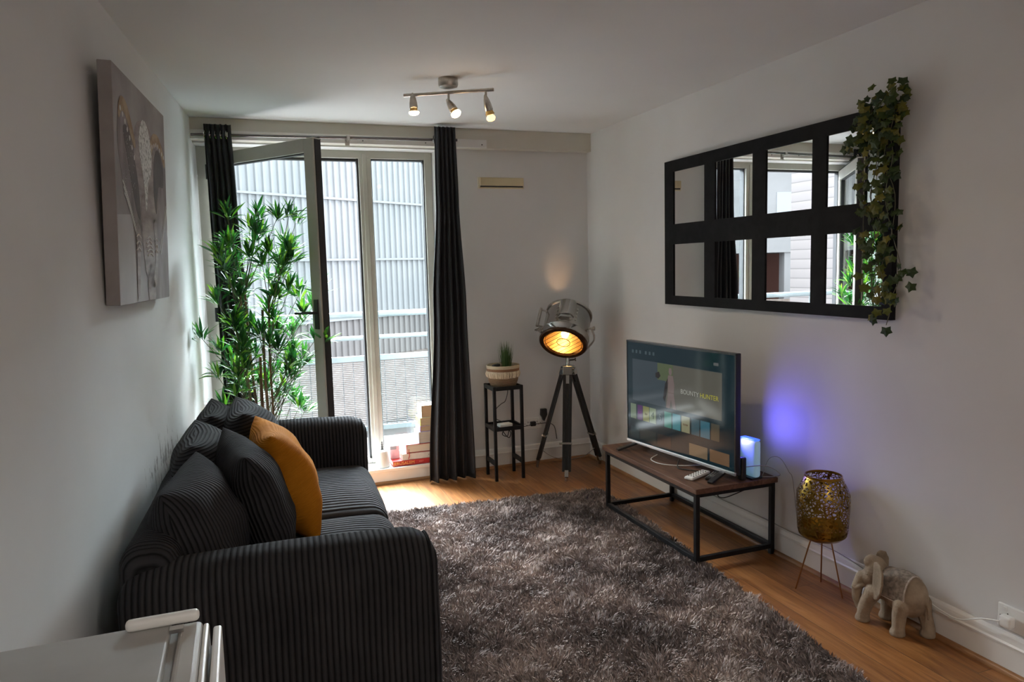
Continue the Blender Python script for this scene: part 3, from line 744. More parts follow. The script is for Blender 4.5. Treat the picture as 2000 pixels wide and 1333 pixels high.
# ------------------------------------------------------------------ tripod studio floor lamp
HUB = Vector((2.130, 4.640, 0))
tl_ = empty('tripod_floor_lamp', HUB, 0, 'chrome studio spotlight floor lamp on black wooden tripod in the corner', 'floor lamp')
hubz = .700
feet = [Vector((1.992, 4.395, 0)), Vector((1.945, 4.800, 0)), Vector((2.390, 4.680, 0))]
for i, f in enumerate(feet):
    d = f-HUB; u = Vector((d.x, d.y, 0)).normalized()
    top = Vector((u.x*.040, u.y*.040, hubz+.01)); bot = Vector((d.x, d.y, .03))
    wide = u.cross(Vector((0, 0, 1)))
    ax = (top-bot).normalized(); nrm = ax.cross(wide)
    bm = bmesh.new()
    for s in (-1, 1): beam(bm, top+wide*s*.022, bot+ax*.035+wide*s*.020, .020, .020, up=nrm)
    beam(bm, top-ax*.08, bot+ax*.02, .021, .016, up=nrm)
    leg = finish('leg', bm, M['blackwood'], parent=tl_, bevel=.0015)
    bm = bmesh.new(); p = bot+ax*.225; beam(bm, p-ax*.007, p+ax*.007, .068, .030, up=nrm); rod(bm, p+wide*.034, p+wide*.052, .006, n=12)
    finish('clamp', bm, M['chrome'], parent=leg, bevel=.001)
    bm = bmesh.new(); beam(bm, bot+ax*.045, bot, .026, .022, up=nrm); rod(bm, bot, Vector((d.x, d.y, .004)), .012, .010, n=14); rod(bm, Vector((d.x, d.y, .004)), Vector((d.x, d.y, 0)), .004, n=8)
    finish('foot_cap', bm, M['chrome'], parent=leg)
    bm = bmesh.new(); beam(bm, top-ax*.02, top+ax*.042, .068, .028, up=nrm); rod(bm, top+ax*.025-wide*.045, top+ax*.025+wide*.045, .007, n=12)
    finish('leg_bracket', bm, M['chrome'], parent=leg, bevel=.002)
bm = lathe(bmesh.new(), [(0, hubz-.012), (.026, hubz-.012), (.040, hubz), (.044, hubz+.012), (.044, hubz+.040), (.036, hubz+.048), (.020, hubz+.055), (.014, hubz+.066), (.014, hubz+.12), (.020, hubz+.122), (.020, hubz+.135), (0, hubz+.137)], 32)
for i in range(3):
    a = math.atan2((feet[i]-HUB).y, (feet[i]-HUB).x); rod(bm, (.03*math.cos(a+1), .03*math.sin(a+1), hubz+.03), (.060*math.cos(a+1), .060*math.sin(a+1), hubz+.036), .006, n=10)
rod(bm, (0, 0, hubz+.09), (.045, -.02, hubz+.095), .006, n=10); rod(bm, (.045, -.02, hubz+.095), (.052, -.023, hubz+.096), .013, n=14)
finish('hub', bm, M['chrome'], parent=tl_, smooth='auto')
bm = bmesh.new()
c0 = Vector((0, 0, .19))
for i, f in enumerate(feet):
    d = f-HUB; tube(bm, [Vector((d.x*.86, d.y*.86, .135)), Vector((d.x*.5, d.y*.5, .085)), Vector((0, 0, .075))], .0025, n=6)
finish('spreader_chain', bm, M['chrome'], parent=tl_)
# head: local +z = from the lens to the back of the drum
nrm_ = Vector((-.434, -.538, -.716)).normalized()
Zl = -nrm_; Xl = Zl.cross(Vector((0, 0, 1))).normalized(); Xl = -Xl if Xl.x < 0 else Xl; Yl = Zl.cross(Xl)
HC = Vector((2.104, 4.600, 1.020))-HUB
HR, HL = .158, .255
hm = frame_m(HC-Zl*HL/2, Xl, Yl, Zl)
def head(name, bm, m, **kw):
    o = finish(name, bm, m, parent=tl_, **kw); o.matrix_local = hm; return o
drum = head('drum', lathe(bmesh.new(), [(HR-.004, .02), (HR, .02), (HR, HL-.004), (HR-.002, HL), (HR-.02, HL+.006), (0, HL+.012), (0, HL+.009), (HR-.022, HL+.003), (HR-.004, HL-.004), (HR-.004, .02)], 64), M['chrome'], smooth='auto')
def onhead(name, bm, m, **kw):
    o = finish(name, bm, m, parent=drum, **kw); return o
band = lathe(bmesh.new(), [(HR, .002), (HR+.010, .002), (HR+.010, .050), (HR+.012, .053), (HR+.010, .056), (HR, .058), (HR, .002)], 64)
onhead('front_band', band, M['chrome'], smooth='auto')
onhead('back_rim', lathe(bmesh.new(), [(HR, HL-.012), (HR+.005, HL-.012), (HR+.006, HL-.004), (HR+.005, HL+.002), (HR-.006, HL+.004), (HR, HL-.012)], 64), M['nickel'], smooth='auto')
M['bronze'] = noisy('dark_bronze_ring', [(.4, (.045, .022, .012)), (.6, (.08, .04, .022))], 20, .3, metal=.6)
onhead('lens_ring', lathe(bmesh.new(), [(HR-.022, -.008), (HR+.002, -.010), (HR+.010, -.002), (HR+.010, .006), (HR-.018, .010), (HR-.022, -.008)], 64), M['bronze'], smooth='auto')
onhead('reflector', lathe(bmesh.new(), [(HR-.008, .02), (HR-.014, .06), (HR-.05, .13), (HR-.10, .18), (.02, .20), (.0, .201)], 48), M['gold_reflector'], smooth=True)
M['bulb_warm'] = mat('bulb_warm', (1, .8, .5), .3, emit=(1.0, .66, .30), emis=4)
bl = lathe(bmesh.new(), [(0, .045), (.018, .052), (.028, .07), (.028, .09), (.018, .12), (.014, .14), (.014, .17), (0, .17)], 24)
onhead('bulb', bl, M['bulb_warm'], smooth=True)
bm = bmesh.new()
for k in range(-4, 5):
    x = k*.030; y = math.sqrt(max(0, (HR-.018)**2-x*x)); A = Matrix.Rotation(.95, 4, 'Z')
    rod(bm, A @ Vector((x, -y, .004)), A @ Vector((x, y, .004)), .0016, n=6)
for rr in (.128, .045):
    lathe(bm, [(rr-.0018, .001), (rr+.0018, .001), (rr+.0018, .005), (rr-.0018, .005), (rr-.0018, .001)], 48)
onhead('grille', bm, M['bronze'])
onhead('lens', lathe(bmesh.new(), [(0, .010), (HR-.02, .010), (HR-.02, .013), (0, .013)], 48), M['glass'])
# vent housing on the camera side, handle, bolts
def side(ang, r): return Vector((math.cos(ang)*r, math.sin(ang)*r, 0))
# direction on the drum that faces up/camera
upl = (hm.to_3x3().inverted() @ Vector((-.35, -.75, .75))); av = math.atan2(upl.y, upl.x)
bm = bmesh.new(); rm = Matrix.Rotation(av, 4, 'Z')
prof = [(HR-.01, -.060), (HR+.022, -.040), (HR+.030, -.015), (HR+.030, .015), (HR+.022, .040), (HR-.01, .060)]
prism(bm, [(rm @ Vector((x, y, .115))) for x, y in prof], (0, 0, .125))
prism(bm, [(rm @ Vector((HR-.01, -.052, .092))), (rm @ Vector((HR+.018, -.034, .092))), (rm @ Vector((HR+.018, .034, .092))), (rm @ Vector((HR-.01, .052, .092)))], (0, 0, .023))
onhead('vent_housing', bm, M['chrome'], bevel=.003)
for s in (-.42, .46):
    for z in (.10, .13, .16, .19):
        p = side(av+s, HR+.002); onhead('rivet', rod(bmesh.new(), p+Vector((0, 0, z)), p*1.03+Vector((0, 0, z)), .0035, n=8), M['nickel'])
bm = bmesh.new(); ah = av-.95 if False else av+1.05
lftl = hm.to_3x3().inverted() @ Vector((-.95, .35, .35)); ah = math.atan2(lftl.y, lftl.x)
p0, p1 = side(ah, HR), side(ah, HR+.045)
tube(bm, [p1+Vector((0, 0, .075)), p1+Vector((0, 0, .235))], .011, n=14, k=2)
for z in (.085, .225): rod(bm, p0+Vector((0, 0, z)), p1+Vector((0, 0, z)), .006, n=10)
onhead('handle', bm, M['nickel'], smooth='auto')
bm = bmesh.new(); e = side(ah, 1); t_ = Vector((-e.y, e.x, 0))
prism(bm, [e*HR+t_*-.03+Vector((0, 0, .06)), e*(HR+.055)+Vector((0, 0, .03)), e*HR+t_*.03+Vector((0, 0, .06)), e*HR+Vector((0, 0, .0))], (0, 0, .014))
onhead('latch', bm, M['chrome'], bevel=.001)
# yoke from the hub to both sides of the drum
bm = bmesh.new(); piv = HC
sidew = Xl
pts = []
hub_top = Vector((0, 0, hubz+.135))
for s in (1, -1):
    a = piv+sidew*s*(HR+.018)
    low = hub_top+Vector((0, 0, .002))
    mid = low+sidew*s*.10+Vector((0, 0, .012)); m2 = low.lerp(a, .55)+sidew*s*.075
    tube(bm, [low, mid, m2+sidew*s*.02, a], .0065, n=8)
    rod(bm, a-sidew*s*.02, a+sidew*s*.022, .006, n=12); rod(bm, a+sidew*s*.012, a+sidew*s*.024, .014, n=16)
finish('yoke', bm, M['nickel'], parent=tl_, smooth='auto')
lamp('tripod_lamp_bulb', 'POINT', tuple(HUB+HC-Zl*(HL/2-.035)), .45, color=(1.0, .62, .28), size=.025)

# ------------------------------------------------------------------ plant stand, basket, box, socket
PX0, PX1, PY0, PY1, PZ = 1.552, 1.768, 4.590, 4.795, .652
ps = empty('plant_stand', ((PX0+PX1)/2, (PY0+PY1)/2, 0), 0, 'slim black two-tier metal plant stand between curtain and tripod lamp', 'plant stand')
O2 = -Vector(ps.location); tk = .020
for x in (PX0, PX1-tk):
    for y in (PY0, PY1-tk): finish('leg', B_(Vector((x, y, 0))+O2, Vector((x+tk, y+tk, PZ))+O2), M['black'], parent=ps, bevel=.0015)
for z, nm in ((PZ-.016, 'top_shelf'), (.358, 'shelf')):
    bm = B_(Vector((PX0+.004, PY0+.004, z-.004))+O2, Vector((PX1-.004, PY1-.004, z+.002))+O2)
    for a, b in [((PX0+tk, PY0, z-.012), (PX1-tk, PY0+.012, z+.014)), ((PX0+tk, PY1-.012, z-.012), (PX1-tk, PY1, z+.014)), ((PX0, PY0+tk, z-.012), (PX0+.012, PY1-tk, z+.014)), ((PX1-.012, PY0+tk, z-.012), (PX1, PY1-tk, z+.014))]:
        box(bm, Vector(a)+O2, Vector(b)+O2)
    finish(nm, bm, M['black'], parent=ps)
for x in (PX0+.002, PX1-tk+.002): finish('side_rail', B_(Vector((x, PY0+tk, .105))+O2, Vector((x+.014, PY1-tk, .135))+O2), M['black'], parent=ps)

def basket_mat():
    m = mat('woven_basket', (.5, .36, .22), .85)
    v = texco(m); s = nd(m, 'ShaderNodeSeparateXYZ'); lk(m, v, s.inputs[0])
    c = ramp(m, s.outputs[2], [(0, (.26, .17, .10)), (.062, (.26, .17, .10)), (.066, (.62, .53, .40)), (.108, (.66, .57, .44)), (.111, (.25, .13, .07)), (.127, (.27, .13, .07)), (.130, (.60, .50, .36))])
    w_ = nd(m, 'ShaderNodeTexWave', wave_type='BANDS', bands_direction='Z'); w_.inputs['Scale'].default_value = 42; w_.inputs['Distortion'].default_value = 2.5; w_.inputs['Detail'].default_value = 2
    lk(m, v, w_.inputs[0]); bump(m, w_.outputs[1], .8, .004)
    mx = nd(m, 'ShaderNodeMix', data_type='RGBA', blend_type='MULTIPLY'); mx.inputs[0].default_value = 1
    lk(m, c, mx.inputs[6]); lk(m, ramp(m, w_.outputs[0], [(0, (.6, .6, .6)), (.6, (1.05, 1.05, 1.05))]), mx.inputs[7]); lk(m, mx.outputs[2], P(m).inputs['Base Color'])
    return m
bk = empty('woven_basket', (1.662, 4.692, PZ-.013), 0, 'brown and cream woven basket with fringe band on top of the plant stand', 'basket')
finish('weave', lathe(bmesh.new(), [(0, 0), (.080, 0), (.088, .006), (.101, .04), (.110, .09), (.115, .145), (.113, .150), (.109, .147), (.103, .09), (.094, .04), (.08, .012), (0, .010)], 48), basket_mat(), parent=bk, smooth=True)
bm = bmesh.new()
for i in range(72):
    a = 2*PI*i/72+rnd.uniform(-.02, .02); r = .1125; t = rnd.uniform(-.03, .03)
    tube(bm, [(r*math.cos(a), r*math.sin(a), .108), ((r+.006)*math.cos(a+t), (r+.006)*math.sin(a+t), .09), ((r-.001)*math.cos(a+t*2), (r-.001)*math.sin(a+t*2), .068+rnd.uniform(-.003, .004))], .0032, n=5, k=2)
finish('fringe', bm, noisy('cream_fringe', [(.4, (.55, .47, .35)), (.6, (.70, .62, .48))], 60, .9), parent=bk)
gr = empty('grass_plant', (1.685, 4.695, PZ+.03), 0, 'small tuft of green artificial grass growing out of the woven basket', 'plant')
bm = bmesh.new()
for i in range(190):
    a = rnd.uniform(0, 2*PI); r = .034*math.sqrt(rnd.random()); b0 = Vector((r*math.cos(a), r*math.sin(a), .02))
    le = Vector((math.cos(a), math.sin(a), 0))*rnd.uniform(0, .034)+Vector((rnd.gauss(.004, .009), rnd.gauss(0, .009), 0)); h = rnd.uniform(.17, .255); s = Vector((-math.sin(a), math.cos(a), 0))*.0018
    p1 = b0+le*.4+Vector((0, 0, h*.5)); p2 = b0+le+Vector((0, 0, h))
    v = [bm.verts.new(q) for q in (b0-s, b0+s, p1+s, p1-s, p2)]; bm.faces.new(v[:4]); bm.faces.new([v[3], v[2], v[4]])
finish('blades', bm, M['grass_leaf'], parent=gr)
finish('soil', lathe(bmesh.new(), [(0, 0), (.075, 0), (.092, .085), (0, .09)], 24), mat('dark_soil', (.03, .022, .016), .9), parent=gr).location = (-.023, -.003, -.025)
bx = finish('glasses_case', rbox((.055, .03, .022), .008, 8), M['plastic_black'], smooth=True); bx.location = (1.605, 4.665, PZ+.125); bx.rotation_euler = (.1, -.15, .3)
tag(bx, 'small black item tucked in the left side of the woven basket', 'case')
bx = finish('power_adapter', rbox((.095, .06, .022), .005, 8), M['plastic_white'], smooth=True); bx.location = (1.655, 4.665, .361); bx.rotation_euler.z = .1
tag(bx, 'small white flat box on the lower shelf of the plant stand', 'adapter')
cable('black cable curving up from the white box on the plant stand shelf', [(1.69, 4.70, .367), (1.625, 4.775, .40), (1.635, 4.803, .45), (1.68, 4.805, .49), (1.715, 4.81, .51), (1.735, 4.81, .58), (1.72, 4.805, .62)], .0025, M['cable_black'])
cable('black cable bundled under the lower shelf of the plant stand', [(1.62, 4.62, .346), (1.64, 4.60, .31), (1.67, 4.62, .29), (1.69, 4.65, .32), (1.66, 4.67, .34), (1.63, 4.65, .31), (1.66, 4.63, .30), (1.70, 4.70, .345)], .003, M['cable_black'])
cable('black cable stretched from the plant stand to the wall socket and lamp', [(1.775, 4.79, .350), (1.86, 4.86, .300), (1.945, 4.895, .297), (1.965, 4.905, .297), (2.01, 4.89, .300), (2.06, 4.86, .305), (2.085, 4.80, .29), (2.095, 4.78, .20)], .0025, M['cable_black'])
def socket(label, loc, rz, single=False, group=None):
    root = empty('wall_socket', loc, rz, label, 'socket', group); w_ = .146 if not single else .086
    finish('faceplate', B_((-w_/2, -.010, -.043), (w_/2, 0, .043)), M['plastic_white'], parent=root, bevel=.003)
    bm = bmesh.new()
    for s in ((-.036, .036) if not single else (0,)):
        box(bm, (s-.002, -.0106, .004), (s+.002, -.0098, .016)); box(bm, (s-.013, -.0106, -.012), (s-.007, -.0098, -.008)); box(bm, (s+.007, -.0106, -.012), (s+.013, -.0098, -.008))
    for s in (-w_/2+.012, w_/2-.012): rod(bm, (s, -.0098, 0), (s, -.0108, 0), .003, n=10)
    finish('slot', bm, M['screw'], parent=root)
    bm = bmesh.new()
    for s in ((-.045, .045) if not single else (.026,)): box(bm, (s-.006, -.0135, .022), (s+.006, -.009, .036))
    finish('switch', bm, M['plastic_white'], parent=root, bevel=.001)
    return root
socket('white double wall socket between plant stand and tripod lamp', (1.965, YB, .300), 0)
pl = finish('black_plug', rbox((.042, .026, .034), .006, 8), M['plastic_black'], smooth=True); pl.location = (1.962, YB-.024, .283)
tag(pl, 'black plug in the wall socket behind the plant stand', 'plug')
bm = bmesh.new(); prism(bm, [(-.022, 0, .045), (.022, 0, .045), (.025, 0, .0), (.012, 0, -.025), (.003, 0, -.045), (-.003, 0, -.045), (-.012, 0, -.025), (-.025, 0, .0)], (0, -.03, 0))
bp = finish('wall_plug', bm, M['plastic_black'], bevel=.004); bp.location = (2.052, YB, .358); tag(bp, 'small black tapered adapter on the wall above the socket', 'adapter')
s2 = socket('white wall socket at the far right just above the skirting board', (XR, 1.648, .197), -PI/2)
pg = finish('white_plug', rbox((.030, .042, .042), .008, 8), M['plastic_white'], smooth=True); pg.location = (XR-.030, 1.672, .172)
tag(pg, 'white plug in the far right wall socket with a white cord', 'plug')
cable('white cord from the far right socket dipping behind the elephant statue', [(2.400, 1.69, .190), (2.395, 1.75, .172), (2.405, 1.84, .125), (2.412, 1.92, .122), (2.416, 2.00, .135), (2.416, 2.12, .145), (2.424, 2.25, .160)], .0028, M['cable_white'])

# ------------------------------------------------------------------ gold lantern on three legs
def lattice():
    m = mat('pierced_gold_metal', (.30, .19, .035), .3, 1)
    v = texco(m); n = noise_tex(m, v, 16, 2); ad = nd(m, 'ShaderNodeVectorMath', operation='MULTIPLY_ADD'); ad.inputs[1].default_value = (.045, .045, .045)
    lk(m, n.outputs[1], ad.inputs[0]); lk(m, v, ad.inputs[2])
    vo = nd(m, 'ShaderNodeTexVoronoi', feature='DISTANCE_TO_EDGE'); vo.inputs['Scale'].default_value = 60; lk(m, ad.outputs[0], vo.inputs[0])
    s = nd(m, 'ShaderNodeSeparateXYZ'); lk(m, v, s.inputs[0])
    gt = nd(m, 'ShaderNodeMath', operation='LESS_THAN'); gt.inputs[1].default_value = .12; lk(m, vo.outputs[0], gt.inputs[0])
    lo = nd(m, 'ShaderNodeMath', operation='LESS_THAN'); lo.inputs[1].default_value = .268; lk(m, s.outputs[2], lo.inputs[0])
    hi = nd(m, 'ShaderNodeMath', operation='GREATER_THAN'); hi.inputs[1].default_value = .514; lk(m, s.outputs[2], hi.inputs[0])
    m1 = nd(m, 'ShaderNodeMath', operation='MAXIMUM'); lk(m, gt.outputs[0], m1.inputs[0]); lk(m, lo.outputs[0], m1.inputs[1])
    m2 = nd(m, 'ShaderNodeMath', operation='MAXIMUM'); lk(m, m1.outputs[0], m2.inputs[0]); lk(m, hi.outputs[0], m2.inputs[1])
    lk(m, m2.outputs[0], P(m).inputs['Alpha']); return m
gl = empty('gold_lantern', (2.322, 2.430, 0), 0, 'gold pierced-metal barrel lantern standing on three thin legs', 'lantern')
pr = [(.0, .238), (.055, .238), (.080, .246), (.098, .262), (.104, .285), (.108, .36), (.111, .425), (.109, .448), (.080, .512), (.074, .520)]
finish('shade', lathe(bmesh.new(), pr, 64), lattice(), parent=gl, smooth='auto', angle=30)
M['gold'] = mat('gold_metal', (.36, .20, .03), .3, 1); M['copper'] = mat('copper_leg', (.36, .17, .07), .35, 1)
finish('rim', lathe(bmesh.new(), [(.073, .518), (.077, .518), (.077, .526), (.073, .526), (.073, .518)], 48), M['gold'], parent=gl, smooth='auto')
finish('bowl', lathe(bmesh.new(), [(0, .242), (.06, .242), (.092, .262), (.098, .30), (.094, .30), (.086, .266), (.055, .247), (0, .247)], 48), M['gold'], parent=gl, smooth='auto')
for fx_, fy_ in ((2.235, 2.492), (2.350, 2.338), (2.385, 2.500)):
    finish('leg', rod(bmesh.new(), ((fx_-2.322)*.42, (fy_-2.430)*.42, .240), (fx_-2.322, fy_-2.430, 0), .0032, n=10), M['copper'], parent=gl, smooth='auto')

# ------------------------------------------------------------------ elephant statue
def ellipsoid(bm, c, r, rot=None, n=16, m_=12):
    R_ = rot.to_matrix().to_4x4() if rot is not None else Matrix()
    T_ = Matrix.Translation(c) @ R_
    prof = [(math.sin(PI*k/m_), -math.cos(PI*k/m_)) for k in range(m_+1)]
    prof[0] = (0, -1); prof[-1] = (0, 1)
    return lathe(bm, prof, n, mtx=T_ @ Matrix.Diagonal((*r, 1)))
from mathutils import Euler
def limb(bm, pts, radii, n=14):
    for (a, ra), (b, rb) in zip(zip(pts, radii), zip(pts[1:], radii[1:])): rod(bm, a, b, ra, rb, n=n)
    for p, r in zip(pts, radii): ellipsoid(bm, p, (r, r, r), n=n, m_=8)
def elephant():
    root = empty('elephant_statue', (2.344, 2.066, 0), math.radians(5), 'carved stone-coloured elephant ornament with a patterned saddle cloth on the floor', 'ornament')
    st = noisy('carved_stone_resin', [(.3, (.20, .145, .095)), (.55, (.28, .21, .145)), (.8, (.35, .27, .19))], 22, .75, bs=.5, bd=.003, nscale=130)
    bm = bmesh.new(); E = ellipsoid
    E(bm, (0, -.020, .158), (.060, .105, .070)); E(bm, (0, -.070, .155), (.060, .058, .080)); E(bm, (0, .045, .165), (.056, .055, .068)); E(bm, (0, -.03, .140), (.056, .085, .062))
    E(bm, (0, .085, .190), (.040, .045, .048)); 
    hd = Matrix.Translation((-.006, .054, .188)) @ Matrix.Rotation(math.radians(34), 4, 'Z') @ Matrix.Scale(1.15, 4)
    def h(p): return hd @ Vector(p)
    E(bm, h((0, .020, .022)), (.043, .042, .056)); E(bm, h((0, .035, .050)), (.034, .026, .026)); E(bm, h((0, .040, -.010)), (.034, .036, .038))
    limb(bm, [h((0, .062, -.012)), h((0, .078, -.050)), h((0, .080, -.090)), h((0, .070, -.122)), h((0, .055, -.136))], [.026, .021, .017, .014, .012])
    for s in (-1, 1): limb(bm, [h((s*.020, .060, -.035)), h((s*.026, .082, -.048)), h((s*.024, .094, -.042))], [.007, .0055, .003])
    legs = [((-.046, .062), (-.056, .098)), ((.042, .055), (.042, .066)), ((-.042, -.062), (-.042, -.048)), ((.042, -.085), (.050, -.108))]
    for (tx, ty), (bx_, by_) in legs:
        limb(bm, [(tx, ty, .13), ((tx+bx_)/2, (ty+by_)/2+.004, .085), (bx_, by_, .035), (bx_, by_, .022)], [.033, .027, .0235, .025])
        lathe(bm, [(0, .0), (.0275, .0), (.029, .008), (.025, .022), (0, .024)], 16, mtx=Matrix.Translation((bx_, by_+.003, 0)))
    limb(bm, [(0, -.125, .17), (.004, -.137, .13), (.008, -.135, .09)], [.008, .006, .005])
    # ears
    for s in (-1, 1):
        o3 = [(.000, .060), (.012, .066), (.030, .060), (.040, .040), (.040, .010), (.032, -.020), (.018, -.045), (.006, -.050), (.0, -.030), (-.004, .0)]
        A = hd @ Matrix.Translation((s*.040, .016, -.006)) @ Matrix.Rotation(s*math.radians(38 if s < 0 else 30), 4, 'Z') @ Matrix.Diagonal((s, 1, 1, 1))
        f_ = 1.2
        pts = [A @ Vector((.010+.012*math.sin(i), -x*f_, z*f_)) for i, (x, z) in enumerate(o3)]
        pts = [A @ Vector((.006+x*.35, -x*f_, z*f_)) for x, z in o3]
        nn = (A.to_3x3() @ Vector((1, .35, 0))).normalized()
        prism(bm, pts, nn*.008)
    body = finish('body', bm, st, parent=root)
    rm_ = body.modifiers.new('remesh', 'REMESH'); rm_.mode = 'VOXEL'; rm_.voxel_size = .0028; rm_.use_smooth_shade = True
    sm = body.modifiers.new('smooth', 'SMOOTH'); sm.factor = .5; sm.iterations = 5
    # eyes
    bm = bmesh.new()
    for s in (-1, 1): ellipsoid(bm, h((s*.0375, .044, .016)), (.005, .006, .004), n=10, m_=6)
    finish('eye', bm, noisy('eye_stone', [(.4, (.2, .15, .1)), (.6, (.25, .18, .12))], 40, .7), parent=body, smooth=True)
    # saddle cloth draped over the back
    cl = bmesh.new(); ny, na = 26, 34; G = []
    for i in range(ny+1):
        y = -.078+.125*i/ny; row = []
        for j in range(na+1):
            a = math.radians(-103+206*j/na)
            rx = .0600*math.sqrt(max(0, 1-((y+.02)/.125)**2))+.0055; rz = .0720*math.sqrt(max(0, 1-((y+.02)/.14)**2))+.0045
            rx = max(rx, .057)
            p = Vector((rx*math.sin(a), y, .160+rz*math.cos(a)*1.0+.003*math.cos(a)))
            if y < -.02: p.z += .004*math.cos(a)
            p += p.normalized()*.0006*math.sin(j*1.9)*math.sin(i*1.6)
            row.append(cl.verts.new(p))
        G.append(row)
    for i in range(ny):
        for j in range(na): cl.faces.new([G[i][j], G[i+1][j], G[i+1][j+1], G[i][j+1]])
    edge = [G[i][0].co.copy() for i in range(ny+1)], [G[i][na].co.copy() for i in range(ny+1)], [G[0][j].co.copy() for j in range(na+1)], [G[ny][j].co.copy() for j in range(na+1)]
    cm = noisy('carved_cloth', [(.35, (.14, .11, .085)), (.65, (.31, .25, .20))], 70, .8, bs=1.0, bd=.004, nscale=260)
    c = finish('saddle_cloth', cl, cm, parent=root, smooth=True); sd = c.modifiers.new('solid', 'SOLIDIFY'); sd.thickness = .005; sd.offset = 0
    bm = bmesh.new()
    for e in edge: tube(bm, e[::3]+[e[-1]] if len(e) % 3 != 1 else e[::3], .0035, n=8, k=2)
    finish('cloth_border', bm, noisy('cloth_border', [(.4, (.38, .32, .27)), (.6, (.5, .43, .38))], 90, .7), parent=c, smooth=True)
elephant()

# ------------------------------------------------------------------ window mirror and ivy on the right wall
mir = empty('wall_mirror', (XR, 3.017, 1.6285), 0, 'large black framed mirror of eight square panes on the right wall', 'mirror')
ycols = [(3.745, 3.438), (3.343, 3.036), (2.938, 2.631), (2.546, 2.236)]; zrows = [(1.682, 1.987), (1.260, 1.564)]
MY0, MY1, MZ0, MZ1 = 2.192, 3.838, 1.207, 2.052
Om = -Vector(mir.location); xf = XR-.028
bm = bmesh.new()
ys = [MY0]+[v for c_ in reversed(ycols) for v in (c_[1], c_[0])]+[MY1]
for i in range(0, len(ys), 2): box(bm, Vector((xf, ys[i], MZ0))+Om, Vector((XR-.001, ys[i+1], MZ1))+Om)
zs = [MZ0, zrows[1][0], zrows[1][1], zrows[0][0], zrows[0][1], MZ1]
for a, b in ycols:
    for k in (0, 2, 4): box(bm, Vector((xf, b, zs[k]))+Om, Vector((XR-.001, a, zs[k+1]))+Om)
finish('frame', bm, M['mirror_frame'], parent=mir)
for a, b in ycols:
    for z0, z1 in zrows: finish('mirror_pane', B_(Vector((xf+.006, b-.001, z0-.001))+Om, Vector((xf+.010, a+.001, z1+.001))+Om), M['mirror'], parent=mir)

iv = empty('ivy_garland', (2.39, 2.24, 2.05), 0, 'trailing artificial ivy garland hanging over the right end of the mirror', 'garland')
Oi = -Vector(iv.location)
rows = [(2.075, 2.305, 2.135), (2.03, 2.33, 2.125), (1.96, 2.355, 2.121), (1.88, 2.392, 2.118), (1.79, 2.33, 2.138), (1.67, 2.319, 2.142), (1.59, 2.317, 2.105), (1.47, 2.287, 2.118), (1.34, 2.283, 2.100), (1.24, 2.255, 2.12)]
dens = [20, 46, 46, 34, 22, 26, 28, 24, 20, 9]
def ivy_leaf(bm, c, nrm, up, s):
    nrm = Vector(nrm).normalized(); up = Vector(up); up = (up-nrm*up.dot(nrm)).normalized(); sd = nrm.cross(up)
    sh = [(0, -1.0), (.36, -.52), (.92, -.34), (.66, .10), (.66, .62), (.24, .50), (0, .42)]
    ce = bm.verts.new(c+nrm*s*.16)
    P_ = [bm.verts.new(c+sd*x*s+up*y*s-nrm*s*.12*abs(x)) for x, y in sh]+[bm.verts.new(c-sd*x*s+up*y*s-nrm*s*.12*abs(x)) for x, y in sh[-2:0:-1]]
    for i in range(len(P_)): bm.faces.new([ce, P_[i], P_[(i+1) % len(P_)]])
bm = bmesh.new(); vn = bmesh.new(); ri = random.Random(11)
for (z, ya_, yb_), n_ in zip(rows, dens):
    for k in range(n_):
        y = yb_+(ya_-yb_)*ri.random(); zz = z+ri.uniform(-.06, .06); x = 2.375+ri.uniform(-.045, .025)
        if zz > 2.06: x = ri.uniform(2.36, 2.43)
        if z > 2.0 and ri.random() < .3: y = yb_+ri.uniform(0, .06)
        nr = Vector((-1, ri.gauss(-.2, .45), ri.gauss(.25, .4)))
        ivy_leaf(bm, Vector((x, y, zz))+Oi, nr, Vector((0, ri.gauss(0, .5), 1)), ri.uniform(.017, .027))
ivy_leaf(bm, Vector((2.39, 2.185, 1.168))+Oi, (-1, -.3, .1), (0, .1, 1), .027)
ivy_leaf(bm, Vector((2.40, 2.085, 1.40))+Oi, (-1, -.3, .1), (0, .3, 1), .026); ivy_leaf(bm, Vector((2.40, 2.085, 1.345))+Oi, (-1, -.2, .1), (0, -.3, 1), .026)
finish('leaves', bm, M['ivy_leaf'], parent=iv)
for k in range(5):
    y0_ = 2.17+.03*k; pts = [Vector((2.42, y0_+ri.uniform(-.02, .02), 2.06))]
    for z in (1.98, 1.85, 1.7, 1.55, 1.4, 1.28): pts.append(Vector((2.385+ri.uniform(-.01, .02), y0_+ri.uniform(-.04, .05), z)))
    if k == 1: pts.append(Vector((2.39, 2.185, 1.19)))
    tube(vn, [p+Oi for p in pts], .0016, n=5, k=4)
finish('vine', vn, M['twig'], parent=iv)

